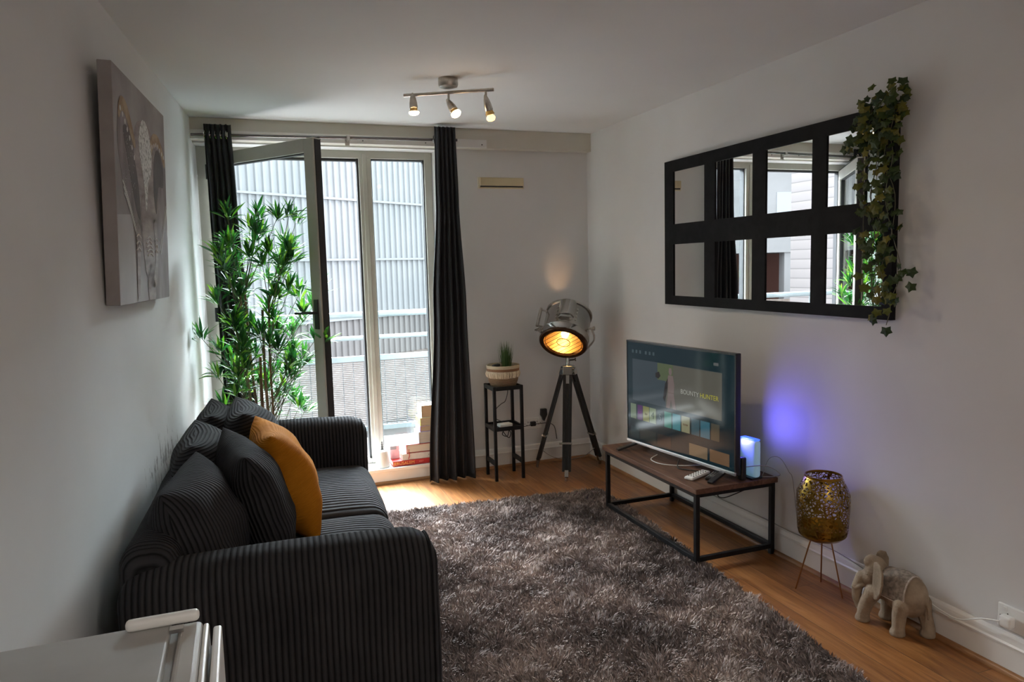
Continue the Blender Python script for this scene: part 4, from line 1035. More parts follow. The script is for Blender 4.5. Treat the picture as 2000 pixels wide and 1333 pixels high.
# ------------------------------------------------------------------ bamboo plant
bp = bp_root = empty('bamboo_plant', (.07, 4.42, 0), 0, 'tall artificial bamboo plant with long green leaves in front of the balcony door', 'plant')
Ob = -Vector(bp.location)
pot = noisy('dark_planter', [(.4, (.03, .03, .03)), (.6, (.05, .05, .05))], 10, .5)
finish('pot', lathe(bmesh.new(), [(0, 0), (.075, 0), (.085, .01), (.105, .19), (.110, .20), (.102, .20), (.095, .18), (0, .18)], 32), pot, parent=bp, smooth='auto')
clusters = [(-0.042, 4.348, 1.774), (0.125, 4.516, 1.786), (0.283, 4.344, 1.774), (0.331, 4.529, 1.747), (0.074, 4.417, 1.713), (0.126, 4.449, 1.676), (0.256, 4.489, 1.628), (-0.048, 4.425, 1.62), (0.163, 4.367, 1.568), (0.063, 4.339, 1.55), (-0.072, 4.311, 1.488), (-0.02, 4.482, 1.507), (0.225, 4.405, 1.491), (0.287, 4.331, 1.527), (0.16, 4.519, 1.414), (0.262, 4.361, 1.364), (-0.045, 4.398, 1.375), (-0.12, 4.367, 1.303), (0.148, 4.453, 1.249), (0.208, 4.441, 1.326), (0.005, 4.446, 1.314), (0.42, 4.359, 1.339), (0.328, 4.364, 1.216), (-0.218, 4.356, 1.112), (-0.015, 4.375, 1.146), (-0.046, 4.327, 1.207), (0.09, 4.333, 1.105), (0.163, 4.541, 1.124), (0.277, 4.54, 1.087), (0.384, 4.339, 1.058), (0.437, 4.296, 1.058), (0.186, 4.343, 1.021), (0.265, 4.472, 0.963), (-0.072, 4.493, 0.954), (0.007, 4.296, 0.923), (-0.148, 4.44, 0.878), (0.234, 4.29, 0.936), (0.318, 4.424, 0.934), (0.257, 4.456, 0.834), (0.06, 4.546, 0.817), (-0.054, 4.357, 0.785), (-0.125, 4.499, 0.69), (0.177, 4.516, 0.72), (0.254, 4.53, 0.69), (-0.003, 4.291, 1.057), (0.058, 4.412, 0.993), (0.187, 4.545, 0.858), (0.282, 4.394, 0.67), (0.103, 4.502, 0.769), (-0.058, 4.432, 0.872)]
_rx = random.Random(31)
clusters += [(x+_rx.uniform(-.07, .07), y+_rx.uniform(-.06, .06), z+_rx.uniform(-.07, .07)) for x, y, z in clusters[2:47] if -.12 < x < .33]
canes = [((.03, 4.40), (-.002, 4.41), 1.33, .009), ((.06, 4.45), (.024, 4.44), 1.35, .009), ((.10, 4.40), (.112, 4.41), 1.25, .010), ((.12, 4.44), (.150, 4.43), 1.30, .008), ((.08, 4.42), (.085, 4.42), .98, .012)]
rb = random.Random(5)
for (x0, y0_), (x1, y1_), h_, r_ in canes:
    bm = bmesh.new(); pts = []; nseg = int(h_/.16)
    a = Vector((x0, y0_, .17)); b = Vector((x1, y1_, h_))
    tube(bm, [a, a.lerp(b, .35)+Vector((.006, 0, 0)), a.lerp(b, .7)+Vector((-.004, 0, 0)), b], r_, n=10, radii=(r_, r_*.72))
    for k in range(1, nseg):
        p = a.lerp(b, k/nseg); lathe(bm, [(r_*.8, -.003), (r_*1.16, 0), (r_*.8, .003)], 10, mtx=Matrix.Translation(p))
    bmesh.ops.translate(bm, vec=Ob, verts=bm.verts)
    finish('cane', bm, M['stem'], parent=bp, smooth=True)
lf = bmesh.new(); tw = bmesh.new()
def leaf(bm, base, d, L_, w_, droop, side):
    d = Vector(d).normalized(); s = d.cross(Vector((0, 0, 1)))
    if s.length < .05: s = Vector((1, 0, 0))
    s = (s.normalized()*math.cos(side)+s.normalized().cross(d)*math.sin(side)).normalized()
    prof = [0.0, .10, .8, 1.0, .85, .5, 0.0]; n = len(prof)-1; prev = None; up = s.cross(d).normalized()
    pos = Vector(base); dirv = d.copy()
    for k, p in enumerate(prof):
        if k:
            dirv = (dirv+Vector((0, 0, -droop))).normalized(); pos = pos+dirv*L_/n
        u2 = s.cross(dirv).normalized()
        if p < .01: cur = [bm.verts.new(pos)]
        else: cur = [bm.verts.new(pos-s*w_*p*.5+u2*w_*p*.12), bm.verts.new(pos), bm.verts.new(pos+s*w_*p*.5+u2*w_*p*.12)]
        if prev:
            if len(prev) == 1: bm.faces.new([prev[0], cur[0], cur[1]]); bm.faces.new([prev[0], cur[1], cur[2]])
            elif len(cur) == 1: bm.faces.new([prev[0], prev[1], cur[0]]); bm.faces.new([prev[1], prev[2], cur[0]])
            else: bm.faces.new([prev[0], prev[1], cur[1], cur[0]]); bm.faces.new([prev[1], prev[2], cur[2], cur[1]])
        prev = cur
for cx, cy, cz in clusters:
    c = Vector((cx, cy, cz))
    best = None
    for (x0, y0_), (x1, y1_), h_, r_ in canes:
        zz = max(.35, min(h_, cz-.22-.3*abs(cx-.07))); t = (zz-.17)/(h_-.17); q = Vector((x0+(x1-x0)*t, y0_+(y1_-y0_)*t, zz))
        if best is None or (q-c).length < (best-c).length: best = q
    mid = best.lerp(c, .5)+Vector((0, 0, -.01))
    tube(tw, [best+Ob, mid+Ob, c+Ob], .0024, n=5, k=3, radii=(.003, .0016))
    grow = (c-best).normalized()
    for k in range(rb.randint(17, 23)):
        th = rb.uniform(0, 2*PI); ph = rb.uniform(.15, 1.45)
        d = Vector((math.cos(th)*math.sin(ph), math.sin(th)*math.sin(ph)*.8, math.cos(ph)))
        d = (d+grow*.45).normalized()
        leaf(lf, c+Ob+Vector((rb.uniform(-.012, .012), rb.uniform(-.012, .012), rb.uniform(-.03, .012))), d, rb.uniform(.085, .14), rb.uniform(.015, .021), rb.uniform(.02, .18), rb.uniform(-.6, .6))
    for q in (.45, .75):
        p = best.lerp(c, q)
        for k in range(3):
            th = rb.uniform(0, 2*PI); leaf(lf, p+Ob, (math.cos(th), math.sin(th)*.7, rb.uniform(.1, .9)), rb.uniform(.06, .10), .011, .12, rb.uniform(-.5, .5))
for v in list(lf.verts)+list(tw.verts):
    yw = v.co.y+bp_root.location.y; v.co.x = max(v.co.x, lwx(yw)+.012-bp_root.location.x)
finish('foliage', lf, M['bamboo_leaf'], parent=bp); finish('twigs', tw, M['twig'], parent=bp)

# ------------------------------------------------------------------ canvas picture on the left wall
dirw = Vector((.0862, .9963, 0))
cy0, cy1, cz0, cz1 = 2.675, 3.535, 1.368, 2.145
tilt = .030
nl3 = nl.normalized()
pb = Vector((lwx(cy0), cy0, cz0))+nl3*.006
up_ = (Vector((0, 0, cz1-cz0))+nl3*tilt).normalized()
cn = dirw.cross(up_); cn = cn if cn.dot(nl3) > 0 else -cn
CW, CH_ = (cy1-cy0)/dirw.y, (cz1-cz0)
art = empty('canvas_picture', (0, 0, 0), 0, 'grey and brown canvas print of a decorated elephant head on the left wall', 'picture')
art.matrix_world = frame_m(pb, dirw, up_, dirw.cross(up_))   # local x along the wall, y up, z away from or into the room
sg = 1 if dirw.cross(up_).dot(nl3) > 0 else -1
def cbox(a, b): return B_((a[0], a[1], min(a[2]*sg, b[2]*sg)), (b[0], b[1], max(a[2]*sg, b[2]*sg)))
M['canvas_bg'] = noisy('canvas_print_ground', [(.25, (.23, .205, .20)), (.5, (.31, .285, .28)), (.75, (.38, .355, .35))], 5, .7, bs=.2, bd=.001, nscale=300)
M['canvas_low'] = noisy('canvas_print_pale', [(.3, (.40, .39, .39)), (.7, (.50, .49, .49))], 4, .7)
M['art_grey'] = noisy('print_elephant_grey', [(.25, (.13, .105, .105)), (.5, (.22, .18, .18)), (.75, (.36, .31, .30))], 9, .7, stretch=(1.4, .5, 1))
M['art_dark'] = noisy('print_elephant_dark', [(.3, (.07, .05, .05)), (.7, (.15, .115, .11))], 9, .7)
M['art_trunk'] = noisy('print_trunk', [(.3, (.20, .16, .15)), (.7, (.42, .36, .34))], 11, .7, stretch=(.6, 2.5, 1))
M['art_white'] = noisy('print_white_ornament', [(.40, (.30, .30, .29)), (.50, (.72, .72, .70))], 70, .7)
M['art_gold'] = noisy('print_gold_band', [(.4, (.28, .18, .10)), (.6, (.42, .31, .19))], 20, .7)
M['art_bead'] = mat('print_bead', (.62, .60, .57), .7)
cv = finish('canvas', cbox((0, 0, 0), (CW, CH_, .042)), M['canvas_bg'], parent=art, bevel=.002)
def ap(name, pts, m, lay, smooth_k=6):
    """closed outline in canvas units (u from the near edge, v down from the top)"""
    if smooth_k > 1:
        q = [Vector((u, v, 0)) for u, v in pts]; n = len(q); out = []
        for i in range(n):
            p0, p1, p2, p3 = q[i-1], q[i], q[(i+1) % n], q[(i+2) % n]
            for j in range(smooth_k):
                t = j/smooth_k; out.append(.5*((2*p1)+(-p0+p2)*t+(2*p0-5*p1+4*p2-p3)*t*t+(-p0+3*p1-3*p2+p3)*t**3))
        pts = [(min(max(p.x, .002), .998), min(max(p.y, .002), .998)) for p in out]
    z = .0421+.0003*lay
    bm = bmesh.new(); vs = [bm.verts.new((u*CW, (1-v)*CH_, z*sg)) for u, v in pts]
    f = bm.faces.new(vs); r = bmesh.ops.extrude_face_region(bm, geom=[f]); bmesh.ops.translate(bm, vec=(0, 0, .0003*sg), verts=[x for x in r['geom'] if isinstance(x, bmesh.types.BMVert)])
    bmesh.ops.triangulate(bm, faces=[g for g in bm.faces if len(g.verts) > 4])
    return finish(name, bm, m, parent=cv)
ap('printed_ground', [(0.001, .62), (.25, .60), (.30, .998), (.001, .998)], M['canvas_low'], 0, 1)
ap('printed_ear', [(.06, .20), (.10, .13), (.20, .15), (.32, .27), (.42, .45), (.43, .62), (.36, .72), (.28, .62), (.17, .55), (.10, .45), (.05, .33)], M['art_grey'], 1)
ap('printed_ear', [(.66, .30), (.76, .17), (.90, .17), (.99, .24), (.998, .45), (.998, .62), (.93, .70), (.82, .78), (.70, .70), (.62, .50)], M['art_grey'], 1)
ap('printed_head', [(.40, .16), (.60, .14), (.74, .24), (.78, .45), (.74, .62), (.66, .75), (.52, .78), (.42, .66), (.33, .44), (.32, .26)], M['art_trunk'], 2)
ap('printed_leg', [(.60, .60), (.96, .62), (.998, .80), (.998, .995), (.62, .995), (.60, .80)], M['art_grey'], 2)
ap('printed_ear_fold', [(.14, .24), (.24, .24), (.36, .42), (.40, .60), (.33, .58), (.22, .40)], M['art_dark'], 3)
ap('printed_ear_fold', [(.72, .28), (.82, .22), (.93, .30), (.92, .40), (.80, .42), (.74, .56), (.69, .44)], M['art_dark'], 3)
ap('printed_band', [(.07, .17), (.12, .11), (.22, .13), (.34, .26), (.31, .29), (.20, .19), (.13, .17), (.08, .21)], M['art_gold'], 4)
ap('printed_band', [(.62, .24), (.70, .16), (.84, .15), (.97, .24), (.96, .29), (.84, .21), (.72, .22), (.65, .28)], M['art_gold'], 4)
ap('printed_headpiece', [(.42, .20), (.50, .13), (.60, .16), (.66, .26), (.64, .36), (.57, .42), (.54, .52), (.51, .56), (.49, .46), (.46, .38), (.41, .29)], M['art_white'], 5)
ap('printed_trunk', [(.44, .50), (.62, .50), (.66, .64), (.66, .78), (.70, .90), (.66, .94), (.56, .92), (.46, .84), (.42, .66)], M['art_trunk'], 4)
ap('printed_trunk', [(.52, .84), (.64, .84), (.66, .995), (.52, .995)], M['art_trunk'], 4)
ap('printed_tusk', [(.66, .62), (.72, .60), (.74, .72), (.72, .86), (.66, .92), (.63, .88), (.68, .80), (.68, .70)], M['art_trunk'], 6)
ap('printed_tusk', [(.30, .64), (.38, .66), (.36, .80), (.33, .96), (.29, .96), (.30, .78)], M['art_trunk'], 6)
bm = bmesh.new(); z = (.0421+.0021)*sg
def dot(u, v, r):
    c = Vector((u*CW, (1-v)*CH_, z)); n = 6
    vs = [bm.verts.new(c+Vector((r*math.cos(2*PI*i/n), r*math.sin(2*PI*i/n), 0))) for i in range(n)]; vb = [bm.verts.new(w_.co-Vector((0, 0, .0003*sg))) for w_ in vs]
    bm.faces.new(vs); bm.faces.new(vb[::-1])
    for i in range(n): bm.faces.new([vs[i], vs[(i+1) % n], vb[(i+1) % n], vb[i]])
for i in range(26):
    t = i/25
    for k in range(3): dot(.10+.24*t+.012*k, .47+.24*t**1.2+.025*k, .0055)
    for k in range(2): dot(.97-.17*t+.014*k, .50+.24*t+.02*k, .0055)
for i in range(7): dot(.10+.035*i, .165+.017*i+.002*i*i, .010); dot(.68+.045*i, .195+abs(i-2.5)*.012, .010)
for i in range(60): dot(.12+.2*rnd.random(), .22+.3*rnd.random(), .002)
finish('printed_beads', bm, M['art_bead'], parent=cv)['kind'] = 'stuff'
bm = bmesh.new()
for v0, u0, u1 in ((.70, .50, .60), (.72, .49, .60), (.74, .49, .61), (.76, .50, .62), (.78, .51, .62), (.70, .675, .735), (.73, .68, .735), (.76, .68, .73), (.70, .30, .37), (.73, .30, .37), (.76, .30, .37)):
    pts = [(u0+(u1-u0)*i/8, v0-.014*math.sin(PI*i/8)) for i in range(9)]
    tube(bm, [(u*CW, (1-v)*CH_, z+.0004*sg) for u, v in pts], .0028, n=5, k=1)
finish('printed_bracelet', bm, M['art_bead'], parent=cv)

# ------------------------------------------------------------------ small fridge in the near left corner
fg = empty('fridge', (-.30, 1.10, 0), 0, 'white under-counter fridge in the near left corner of the photo', 'fridge')
Of = Vector((.30, -1.10, 0))
M['fridge'] = noisy('white_enamel', [(.4, (.42, .40, .37)), (.6, (.46, .44, .41))], 6, .35)
M['fridge_top'] = noisy('white_worktop', [(.4, (.34, .335, .32)), (.6, (.38, .375, .36))], 6, .45)
bm = B_(Vector((-.500, .80, .03))+Of, Vector((-.160, 1.372, .828))+Of); finish('cabinet', bm, M['fridge'], parent=fg, bevel=.004)
for x in (-.47, -.19):
    for y in (.83, 1.34): rod_ = finish('foot', rod(bmesh.new(), Vector((x, y, 0))+Of, Vector((x, y, .032))+Of, .016), M['plastic_black'], parent=fg)
finish('top_panel', B_(Vector((-.505, .795, .828))+Of, Vector((-.150, 1.378, .850))+Of), M['fridge_top'], parent=fg, bevel=.004, bseg=3)
dr = finish('door', B_(Vector((-.138, .80, .04))+Of, Vector((-.098, 1.374, .846))+Of), M['fridge'], parent=fg, bevel=.010, bseg=4)
bm = B_(Vector((-.098, .80, .05))+Of, Vector((-.088, 1.366, .842))+Of); finish('door_front', bm, M['trim'], parent=dr, bevel=.004)
finish('door_edge', B_(Vector((-.080, .80, .05))+Of, Vector((-.066, 1.335, .848))+Of), M['plastic_white'], parent=dr, bevel=.004)
finish('door_recess', B_(Vector((-.090, .80, .05))+Of, Vector((-.079, 1.33, .815))+Of), M['cable_grey'], parent=dr)
finish('seal', B_(Vector((-.152, .81, .05))+Of, Vector((-.137, 1.365, .835))+Of), M['cable_grey'], parent=fg)
o = finish('hinge_cover', rbox((.118, .020, .020), .008, 10), M['plastic_white'], parent=fg, smooth=True); o.location = Vector((-.162, 1.366, .850))+Of
finish('hinge_plate', B_(Vector((-.150, 1.335, .846))+Of, Vector((-.128, 1.352, .853))+Of), M['tv_silver'], parent=fg)

# ------------------------------------------------------------------ books and candle on the sill
SZ = .107
def book(label, x0, x1, z0, z1, y0, y1, cover, pages, hard=.003, lettering=None, spine_text=None, rz=0, spine=None, front_spine=False, inset=.004):
    c = Vector(((x0+x1)/2, (y0+y1)/2, z0)); root = empty('book', c, rz, label, 'book', 'books stacked on the window sill')
    hx, hy, hz = (x1-x0)/2, (y1-y0)/2, z1-z0
    cm = noisy('book_cover', [(.4, tuple(v*.9 for v in cover)), (.6, cover)], 30, .45)
    sm = cm if spine is None else noisy('book_spine', [(.4, spine[0]), (.6, spine[1])], 25, .45)
    for za in (0, hz-hard): finish('cover', B_((-hx, -hy, za), (hx, hy, za+hard)), cm, parent=root, bevel=.0006)
    if front_spine: sb = B_((-hx, -hy-.0005, 0), (hx, -hy+.003, hz))
    else: sb = B_((-hx-.0005, -hy, 0), (-hx+.003, hy, hz))
    finish('spine', sb, sm, parent=root, bevel=.0008)
    pm = noisy('book_pages', [(.3, tuple(v*.82 for v in pages)), (.7, pages)], 14, .9, stretch=(.4, .4, 30))
    finish('pages', B_((-hx+.003, -hy+(.003 if front_spine else inset), hard), (hx-inset, hy-inset, hz-hard)), pm, parent=root)
    if lettering:
        for s_, dx, size, col in lettering:
            t_ = mat('book_lettering', col, .5)
            text('lettering', s_, size, t_, root, frame_m((dx, -hy-.0012, hz*.5), (1, 0, 0), (0, 0, 1), (0, -1, 0)))
    return root
bottom = book('large flat red book with gold lettering at the bottom of the stack', .912, 1.215, SZ, SZ+.036, 4.888, 5.035, (.50, .03, .03), (.75, .70, .62), lettering=[('JERUSALEM', -.075, .030, (.85, .50, .12)), ('1917', .045, .016, (.8, .45, .35))], front_spine=True)
book('pale book with small printed marks lying on the large red book', .980, 1.225, SZ+.0365, SZ+.080, 4.893, 5.035, (.72, .70, .68), (.70, .64, .56), lettering=[('4 . . ..', .075, .014, (.12, .12, .12))], front_spine=True)
bx = book('pink book with a grey label behind the left end of the stack', .908, .975, SZ+.0365, SZ+.128, 4.965, 5.035, (.80, .52, .55), (.8, .7, .68), front_spine=True)
finish('grey_label', B_((-.030, -.0372, .066), (.012, -.0352, .088)), mat('grey_label', (.35, .35, .36), .6), parent=bx)
dark = book('dark red hardback with cream pages and a red ribbon', 1.010, 1.235, SZ+.0805, SZ+.142, 4.893, 5.035, (.30, .015, .015), (.74, .68, .58), hard=.005, spine=((.65, .12, .12), (.80, .35, .33)))
rb_ = bmesh.new(); tube(rb_, [(-.095, -.072, .030), (-.098, -.078, .012), (-.094, -.076, -.012), (-.102, -.075, -.038)], .0022, n=6, k=5); finish('ribbon', rb_, mat('red_ribbon', (.6, .03, .03), .5), parent=dark)
book('thick pale blue and white paperback in the middle of the stack', 1.100, 1.255, SZ+.1425, SZ+.222, 4.895, 5.035, (.55, .62, .68), (.60, .56, .50), spine=((.45, .62, .85), (.82, .85, .88)))
book('purple paperback with browned pages, third from the top of the stack', 1.112, 1.258, SZ+.2225, SZ+.262, 4.898, 5.035, (.42, .28, .62), (.55, .42, .28), spine=((.38, .25, .6), (.55, .42, .75)))
book('yellow-spined paperback with browned pages, second from the top of the stack', 1.116, 1.258, SZ+.2625, SZ+.318, 4.900, 5.035, (.75, .66, .25), (.58, .46, .32), spine=((.8, .72, .10), (.9, .82, .2)))
book('thick tan-paged paperback with a cream cover on top of the stack', 1.128, 1.262, SZ+.3185, SZ+.405, 4.902, 5.030, (.88, .85, .68), (.60, .42, .25), spine=((.7, .8, .8), (.85, .82, .70)))
cd = empty('candle_jar', (.850, 4.935, SZ), 0, 'white jar with a dark ornament on its lid on the sill beside the books', 'jar')
finish('jar', lathe(bmesh.new(), [(0, 0), (.044, 0), (.047, .004), (.047, .108), (.043, .114), (.014, .118), (0, .118)], 40), M['plastic_white'], parent=cd, smooth='auto')
finish('lid_ornament', lathe(bmesh.new(), [(0, .116), (.014, .117), (.011, .124), (.005, .130), (.009, .138), (.004, .146), (.007, .154), (.003, .162), (.005, .170), (0, .178)], 16), M['screw'], parent=cd, smooth=True)

# ------------------------------------------------------------------ wall vent on the back wall
vt = empty('wall_vent', (1.768, YB, 2.044), 0, 'cream plastic trickle vent on the back wall above the tripod lamp', 'vent')
M['cream'] = noisy('aged_cream_plastic', [(.4, (.56, .47, .29)), (.6, (.62, .53, .34))], 5, .45)
M['cream_lt'] = noisy('cream_plastic', [(.4, (.72, .67, .55)), (.6, (.78, .73, .62))], 5, .45)
finish('backplate', B_((-.172, -.010, -.040), (.172, 0, .040)), M['cream_lt'], parent=vt, bevel=.003)
finish('hood', B_((-.160, -.030, -.020), (.165, -.008, .036)), M['cream'], parent=vt, bevel=.004)
finish('slot', B_((-.155, -.024, -.027), (.160, -.010, -.020)), M['gasket'], parent=vt)
finish('lower_lip', B_((-.160, -.018, -.036), (.165, -.009, -.028)), M['cream'], parent=vt, bevel=.002)

# ------------------------------------------------------------------ ceiling spot bar
cl0, cl1 = Vector((.833, 3.735, 2.332)), Vector((1.235, 3.505, 2.332))
cc = (cl0+cl1)/2; dx_ = (cl1-cl0).normalized()
sp = empty('ceiling_spotlight_bar', (cc.x, cc.y, H), 0, 'brushed nickel ceiling bar with three small spotlights', 'ceiling light')
Oc = -Vector(sp.location)
finish('canopy', lathe(bmesh.new(), [(0, 0), (.048, 0), (.050, -.004), (.050, -.030), (.046, -.040), (.020, -.046), (0, -.047)], 40, mtx=Matrix.Translation((0, 0, 0))), M['nickel'], parent=sp, smooth='auto')
bm = rod(bmesh.new(), cl0+Oc, cl1+Oc, .0085, n=16); finish('bar', bm, M['nickel'], parent=sp, smooth='auto')
M['bulb_on'] = mat('spot_bulb_lit', (1, .9, .7), .3, emit=(1.0, .80, .50), emis=9)
M['bulb_dim'] = mat('spot_bulb_dim', (1, .8, .5), .3, emit=(1.0, .62, .28), emis=1.1)
M['gold_glass'] = mat('bulb_neck', (.75, .5, .18), .2, .6)
spots = [(.10, Vector((.02, -.10, -1)), True, .008), (.50, Vector((.34, -.62, -.95)), True, .045), (.91, Vector((.30, .12, -1)), False, .040)]
for t, d, lit, drop in spots:
    p = cl0.lerp(cl1, t)+Oc; d = d.normalized(); piv = p+Vector((0, 0, -drop))
    bm = rod(bmesh.new(), p, piv, .0055, n=12); arm = finish('arm', bm, M['nickel'], parent=sp, smooth='auto')
    u, v, w_ = basis(-d); mt = frame_m(piv+d*.0, u, v, -d*-1 if False else -d)
    # lamp holder: pointed tail above the pivot, mouth towards d
    mt = frame_m(piv-d*.022+u*0, u, v, d)
    hd_ = finish('lamp_holder', lathe(bmesh.new(), [(0, 0), (.007, .006), (.015, .030), (.020, .055), (.0215, .080), (.019, .082), (.017, .06), (0, .05)], 24, mtx=mt), M['nickel'], parent=sp, smooth='auto')
    finish('bulb_neck', lathe(bmesh.new(), [(0, .070), (.016, .072), (.019, .088), (.024, .099), (.025, .101), (0, .1005)], 24, mtx=mt), M['gold_glass'], parent=hd_, smooth='auto')
    if lit: bb = lathe(bmesh.new(), [(.0255, .100), (.026, .104), (.022, .110), (.012, .114), (0, .115)], 24, mtx=mt)
    else: bb = lathe(bmesh.new(), [(.0, .098), (.014, .102), (.022, .112), (.023, .120), (.017, .131), (0, .136)], 24, mtx=mt)
    finish('bulb', bb, M['bulb_on'] if lit else M['bulb_dim'], parent=hd_, smooth=True)
    wp = piv-Oc+d*.105
    lamp('spot_beam', 'SPOT', wp, 7 if lit else 1.5, color=(1.0, .74, .45), size=.02, direction=d, spot=math.radians(115), blend=.8)
    if lit: lamp('spot_spill', 'POINT', piv-Oc+d*.085+Vector((0, 0, 0))+u*.0, .5, color=(1.0, .6, .3), size=.02)

# ------------------------------------------------------------------ outside: balcony, cladding, neighbours
M['clad'] = None
def clad_mat():
    m = mat('ribbed_metal_cladding', (.40, .42, .45), .5, .0)
    v = texco(m); n = noise_tex(m, v, .6, 4)
    lk(m, ramp(m, n.outputs[0], [(.3, (.185, .195, .205)), (.7, (.235, .24, .25))]), P(m).inputs['Base Color']); return m
M['clad'] = clad_mat()
M['clad_low'] = noisy('ribbed_cladding_lower', [(.3, (.13, .125, .125)), (.7, (.17, .16, .157))], .8, .5)
def ribbed(length, z0, z1, m, parent=None, pitch=.20, depth=.045):
    bm = bmesh.new(); pr = []; x = 0
    while x < length:
        pr += [(x, 0), (x+pitch*.52, 0), (x+pitch*.60, depth), (x+pitch*.92, depth)]; x += pitch
    A = [bm.verts.new((x, -y, z0)) for x, y in pr]; C = [bm.verts.new((x, -y, z1)) for x, y in pr]
    for i in range(len(pr)-1): bm.faces.new([A[i], A[i+1], C[i+1], C[i]])
    return bm
cd_dir = Vector((.841, .541, 0)); cstart = Vector((0, 17, 0))-cd_dir*2.6
cb = empty('clad_building', cstart, math.atan2(cd_dir.y, cd_dir.x), 'pale ribbed metal-clad building seen through the window glass', 'building')
for k, (z0, z1, mm) in enumerate(((-.80, .25, M['clad_low']), (.25, 1.73, M['clad']), (1.73, 3.21, M['clad']), (3.21, 4.69, M['clad']), (4.69, 6.2, M['clad']))):
    finish('cladding_panel', ribbed(30, z0, z1-.0, mm), mm, parent=cb)
bm = bmesh.new()
for z in (.25, 1.73, 3.21, 4.69): box(bm, (0, -.10, z-.035), (30, 0, z+.02))
finish('seam_flashing', bm, M['clad'], parent=cb)
finish('wall', B_((0, .01, -2.6), (30, 3, 6.2)), noisy('brown_brick', [(.3, (.13, .11, .10)), (.7, (.20, .17, .155))], 3, .9), parent=cb)
# timber-look sided wing left of the balcony, seen in the mirror
def siding():
    m = mat('pale_horizontal_siding', (.2, .17, .16), .7)
    v = texco(m); s = nd(m, 'ShaderNodeSeparateXYZ'); lk(m, v, s.inputs[0])
    mu = nd(m, 'ShaderNodeMath', operation='MULTIPLY'); mu.inputs[1].default_value = 1/.16; lk(m, s.outputs[2], mu.inputs[0])
    fr = nd(m, 'ShaderNodeMath', operation='FRACT'); lk(m, mu.outputs[0], fr.inputs[0])
    lk(m, ramp(m, fr.outputs[0], [(0, (.035, .03, .028)), (.12, (.105, .093, .090)), (1, (.125, .110, .106))]), P(m).inputs['Base Color']); bump(m, fr.outputs[0], .6, .02); return m
wg = finish('sided_wing', B_((-7.5, 5.4, -2.6), (-4.0, 10.1, 6.5)), siding()); tag(wg, 'pink-white horizontally sided building wing reflected in the wall mirror', 'building')
wb = empty('office_building', (-20, 36, -2.6), math.radians(18), 'white building on pillars over a car park, reflected in the wall mirror', 'building')
wm = noisy('white_render', [(.3, (.16, .16, .16)), (.7, (.20, .20, .20))], .5, .8); dk = mat('dark_red_brick', (.14, .06, .045), .9)  # rear wall brick in one even dark red
finish('upper_floor', B_((-22, -3, 4.4), (16, 8, 12)), wm, parent=wb)
finish('rear_wall', B_((-22, 6, 0), (16, 6.5, 4.4)), dk, parent=wb)
for k in range(16): finish('pillar', B_((-20+k*2.2, -2.9, 0), (-20+k*2.2+.7, -2.2, 4.4)), wm, parent=wb)
gz = mat('dark_glazing', (.22, .24, .26), .2)
for x in range(-20, 15, 5): finish('window', B_((x, -3.03, 6.3), (x+1.6, -2.95, 7.6)), gz, parent=wb)
finish('parapet', B_((-22, -5.2, 0), (16, -5.0, 2.0)), noisy('timber_fence', [(.3, (.12, .095, .08)), (.7, (.18, .15, .13))], 2, .9, stretch=(6, 1, .3)), parent=wb)
struct('trim_8', B_((-60, 6.6, -2.75), (60, 90, -2.6)), noisy('asphalt_ground', [(.3, (.05, .048, .046)), (.7, (.09, .085, .08))], .9, .9))
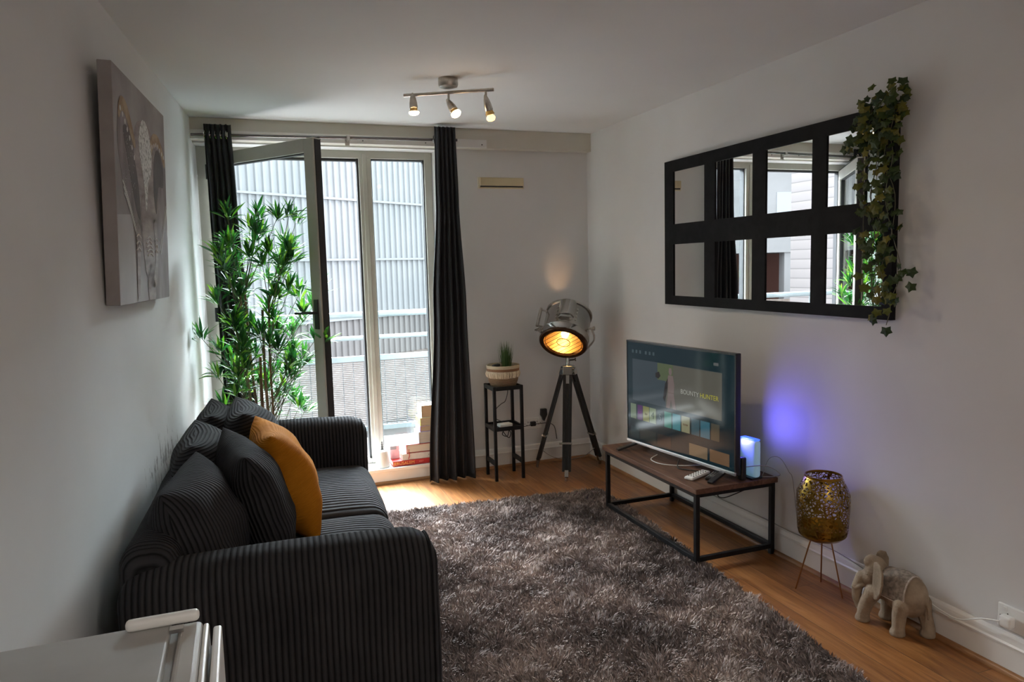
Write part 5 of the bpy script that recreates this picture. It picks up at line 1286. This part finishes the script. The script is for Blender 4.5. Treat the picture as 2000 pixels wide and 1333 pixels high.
for k, (x, y, c) in enumerate(((-14.5, 29, (.5, .5, .52)), (-20, 28, (.6, .6, .6)), (-9, 30.5, (.04, .045, .06)))):
    cr_ = empty('parked_car', (x, y, -2.6), .25, ['silver car parked below the white building in the mirror', 'white car parked farther left below the white building', 'dark car parked nearest the sided wing'][k], 'car')
    bm = bmesh.new(); prism(bm, [(-2.1, -.85, .35), (2.1, -.85, .35), (2.15, -.85, .75), (1.2, -.85, .92), (.6, -.85, 1.42), (-1.0, -.85, 1.45), (-1.8, -.85, .95), (-2.15, -.85, .85)], (0, 1.7, 0))
    finish('body', bm, mat('car_paint', c, .3, coat=.5), parent=cr_, bevel=.06)
    for wx in (-1.35, 1.35):
        for wy in (-.86, .70): finish('wheel', rod(bmesh.new(), (wx, wy, .34), (wx, wy+.18, .34), .34, n=20), M['gasket'], parent=cr_)
# balcony
struct('floor_balcony', B_((-1.6, 5.13, -.22), (3.2, 6.40, -.02)), noisy('balcony_deck', [(.3, (.085, .08, .078)), (.7, (.09, .085, .08))], 4, .8))
bal = empty('balcony_railing', (.6, 6.30, -.02), 0, 'pale grey-blue tubular balcony railing with wire mesh infill outside the window', 'railing')
M['rail'] = noisy('rail_paint', [(.4, (.10, .125, .13)), (.6, (.13, .155, .16))], 3, .4)
for z, r in ((1.100, .026), (.900, .019)):
    finish('handrail', rod(bmesh.new(), (-2.0, 0, z), (2.6, 0, z), r, n=16), M['rail'], parent=bal, smooth='auto')
for z0, z1 in ((.700, .745), (.085, .125)): finish('mesh_rail', B_((-2.0, -.015, z0), (2.6, .015, z1)), M['rail'], parent=bal)
for x in (-1.55, -.55, .49, 1.53): finish('post', rod(bmesh.new(), (x, 0, 0), (x, 0, 1.1), .016, n=12), M['rail'], parent=bal, smooth='auto')
bm = bmesh.new(); z = .135
while z < .70: beam(bm, (-2, .004, z), (2.6, .004, z), .0042, .0042); z += .0165
x = -1.98
while x < 2.6: beam(bm, (x, .007, .11), (x, .007, .72), .0055, .0055, up=(0, 1, 0)); x += .09
finish('wire_mesh', bm, noisy('galvanised_wire', [(.4, (.05, .052, .055)), (.6, (.08, .083, .085))], 9, .5), parent=bal)

# warm light escaping through the vents at the back of the studio lamp
bpos = HUB+HC+Zl*(HL/2+.03)
lamp('lamp_vent_light', 'SPOT', tuple(bpos), 1.0, color=(1.0, .55, .25), size=.02, direction=(Vector((2.20, 4.93, 1.40))-bpos), spot=math.radians(44), blend=1.0)
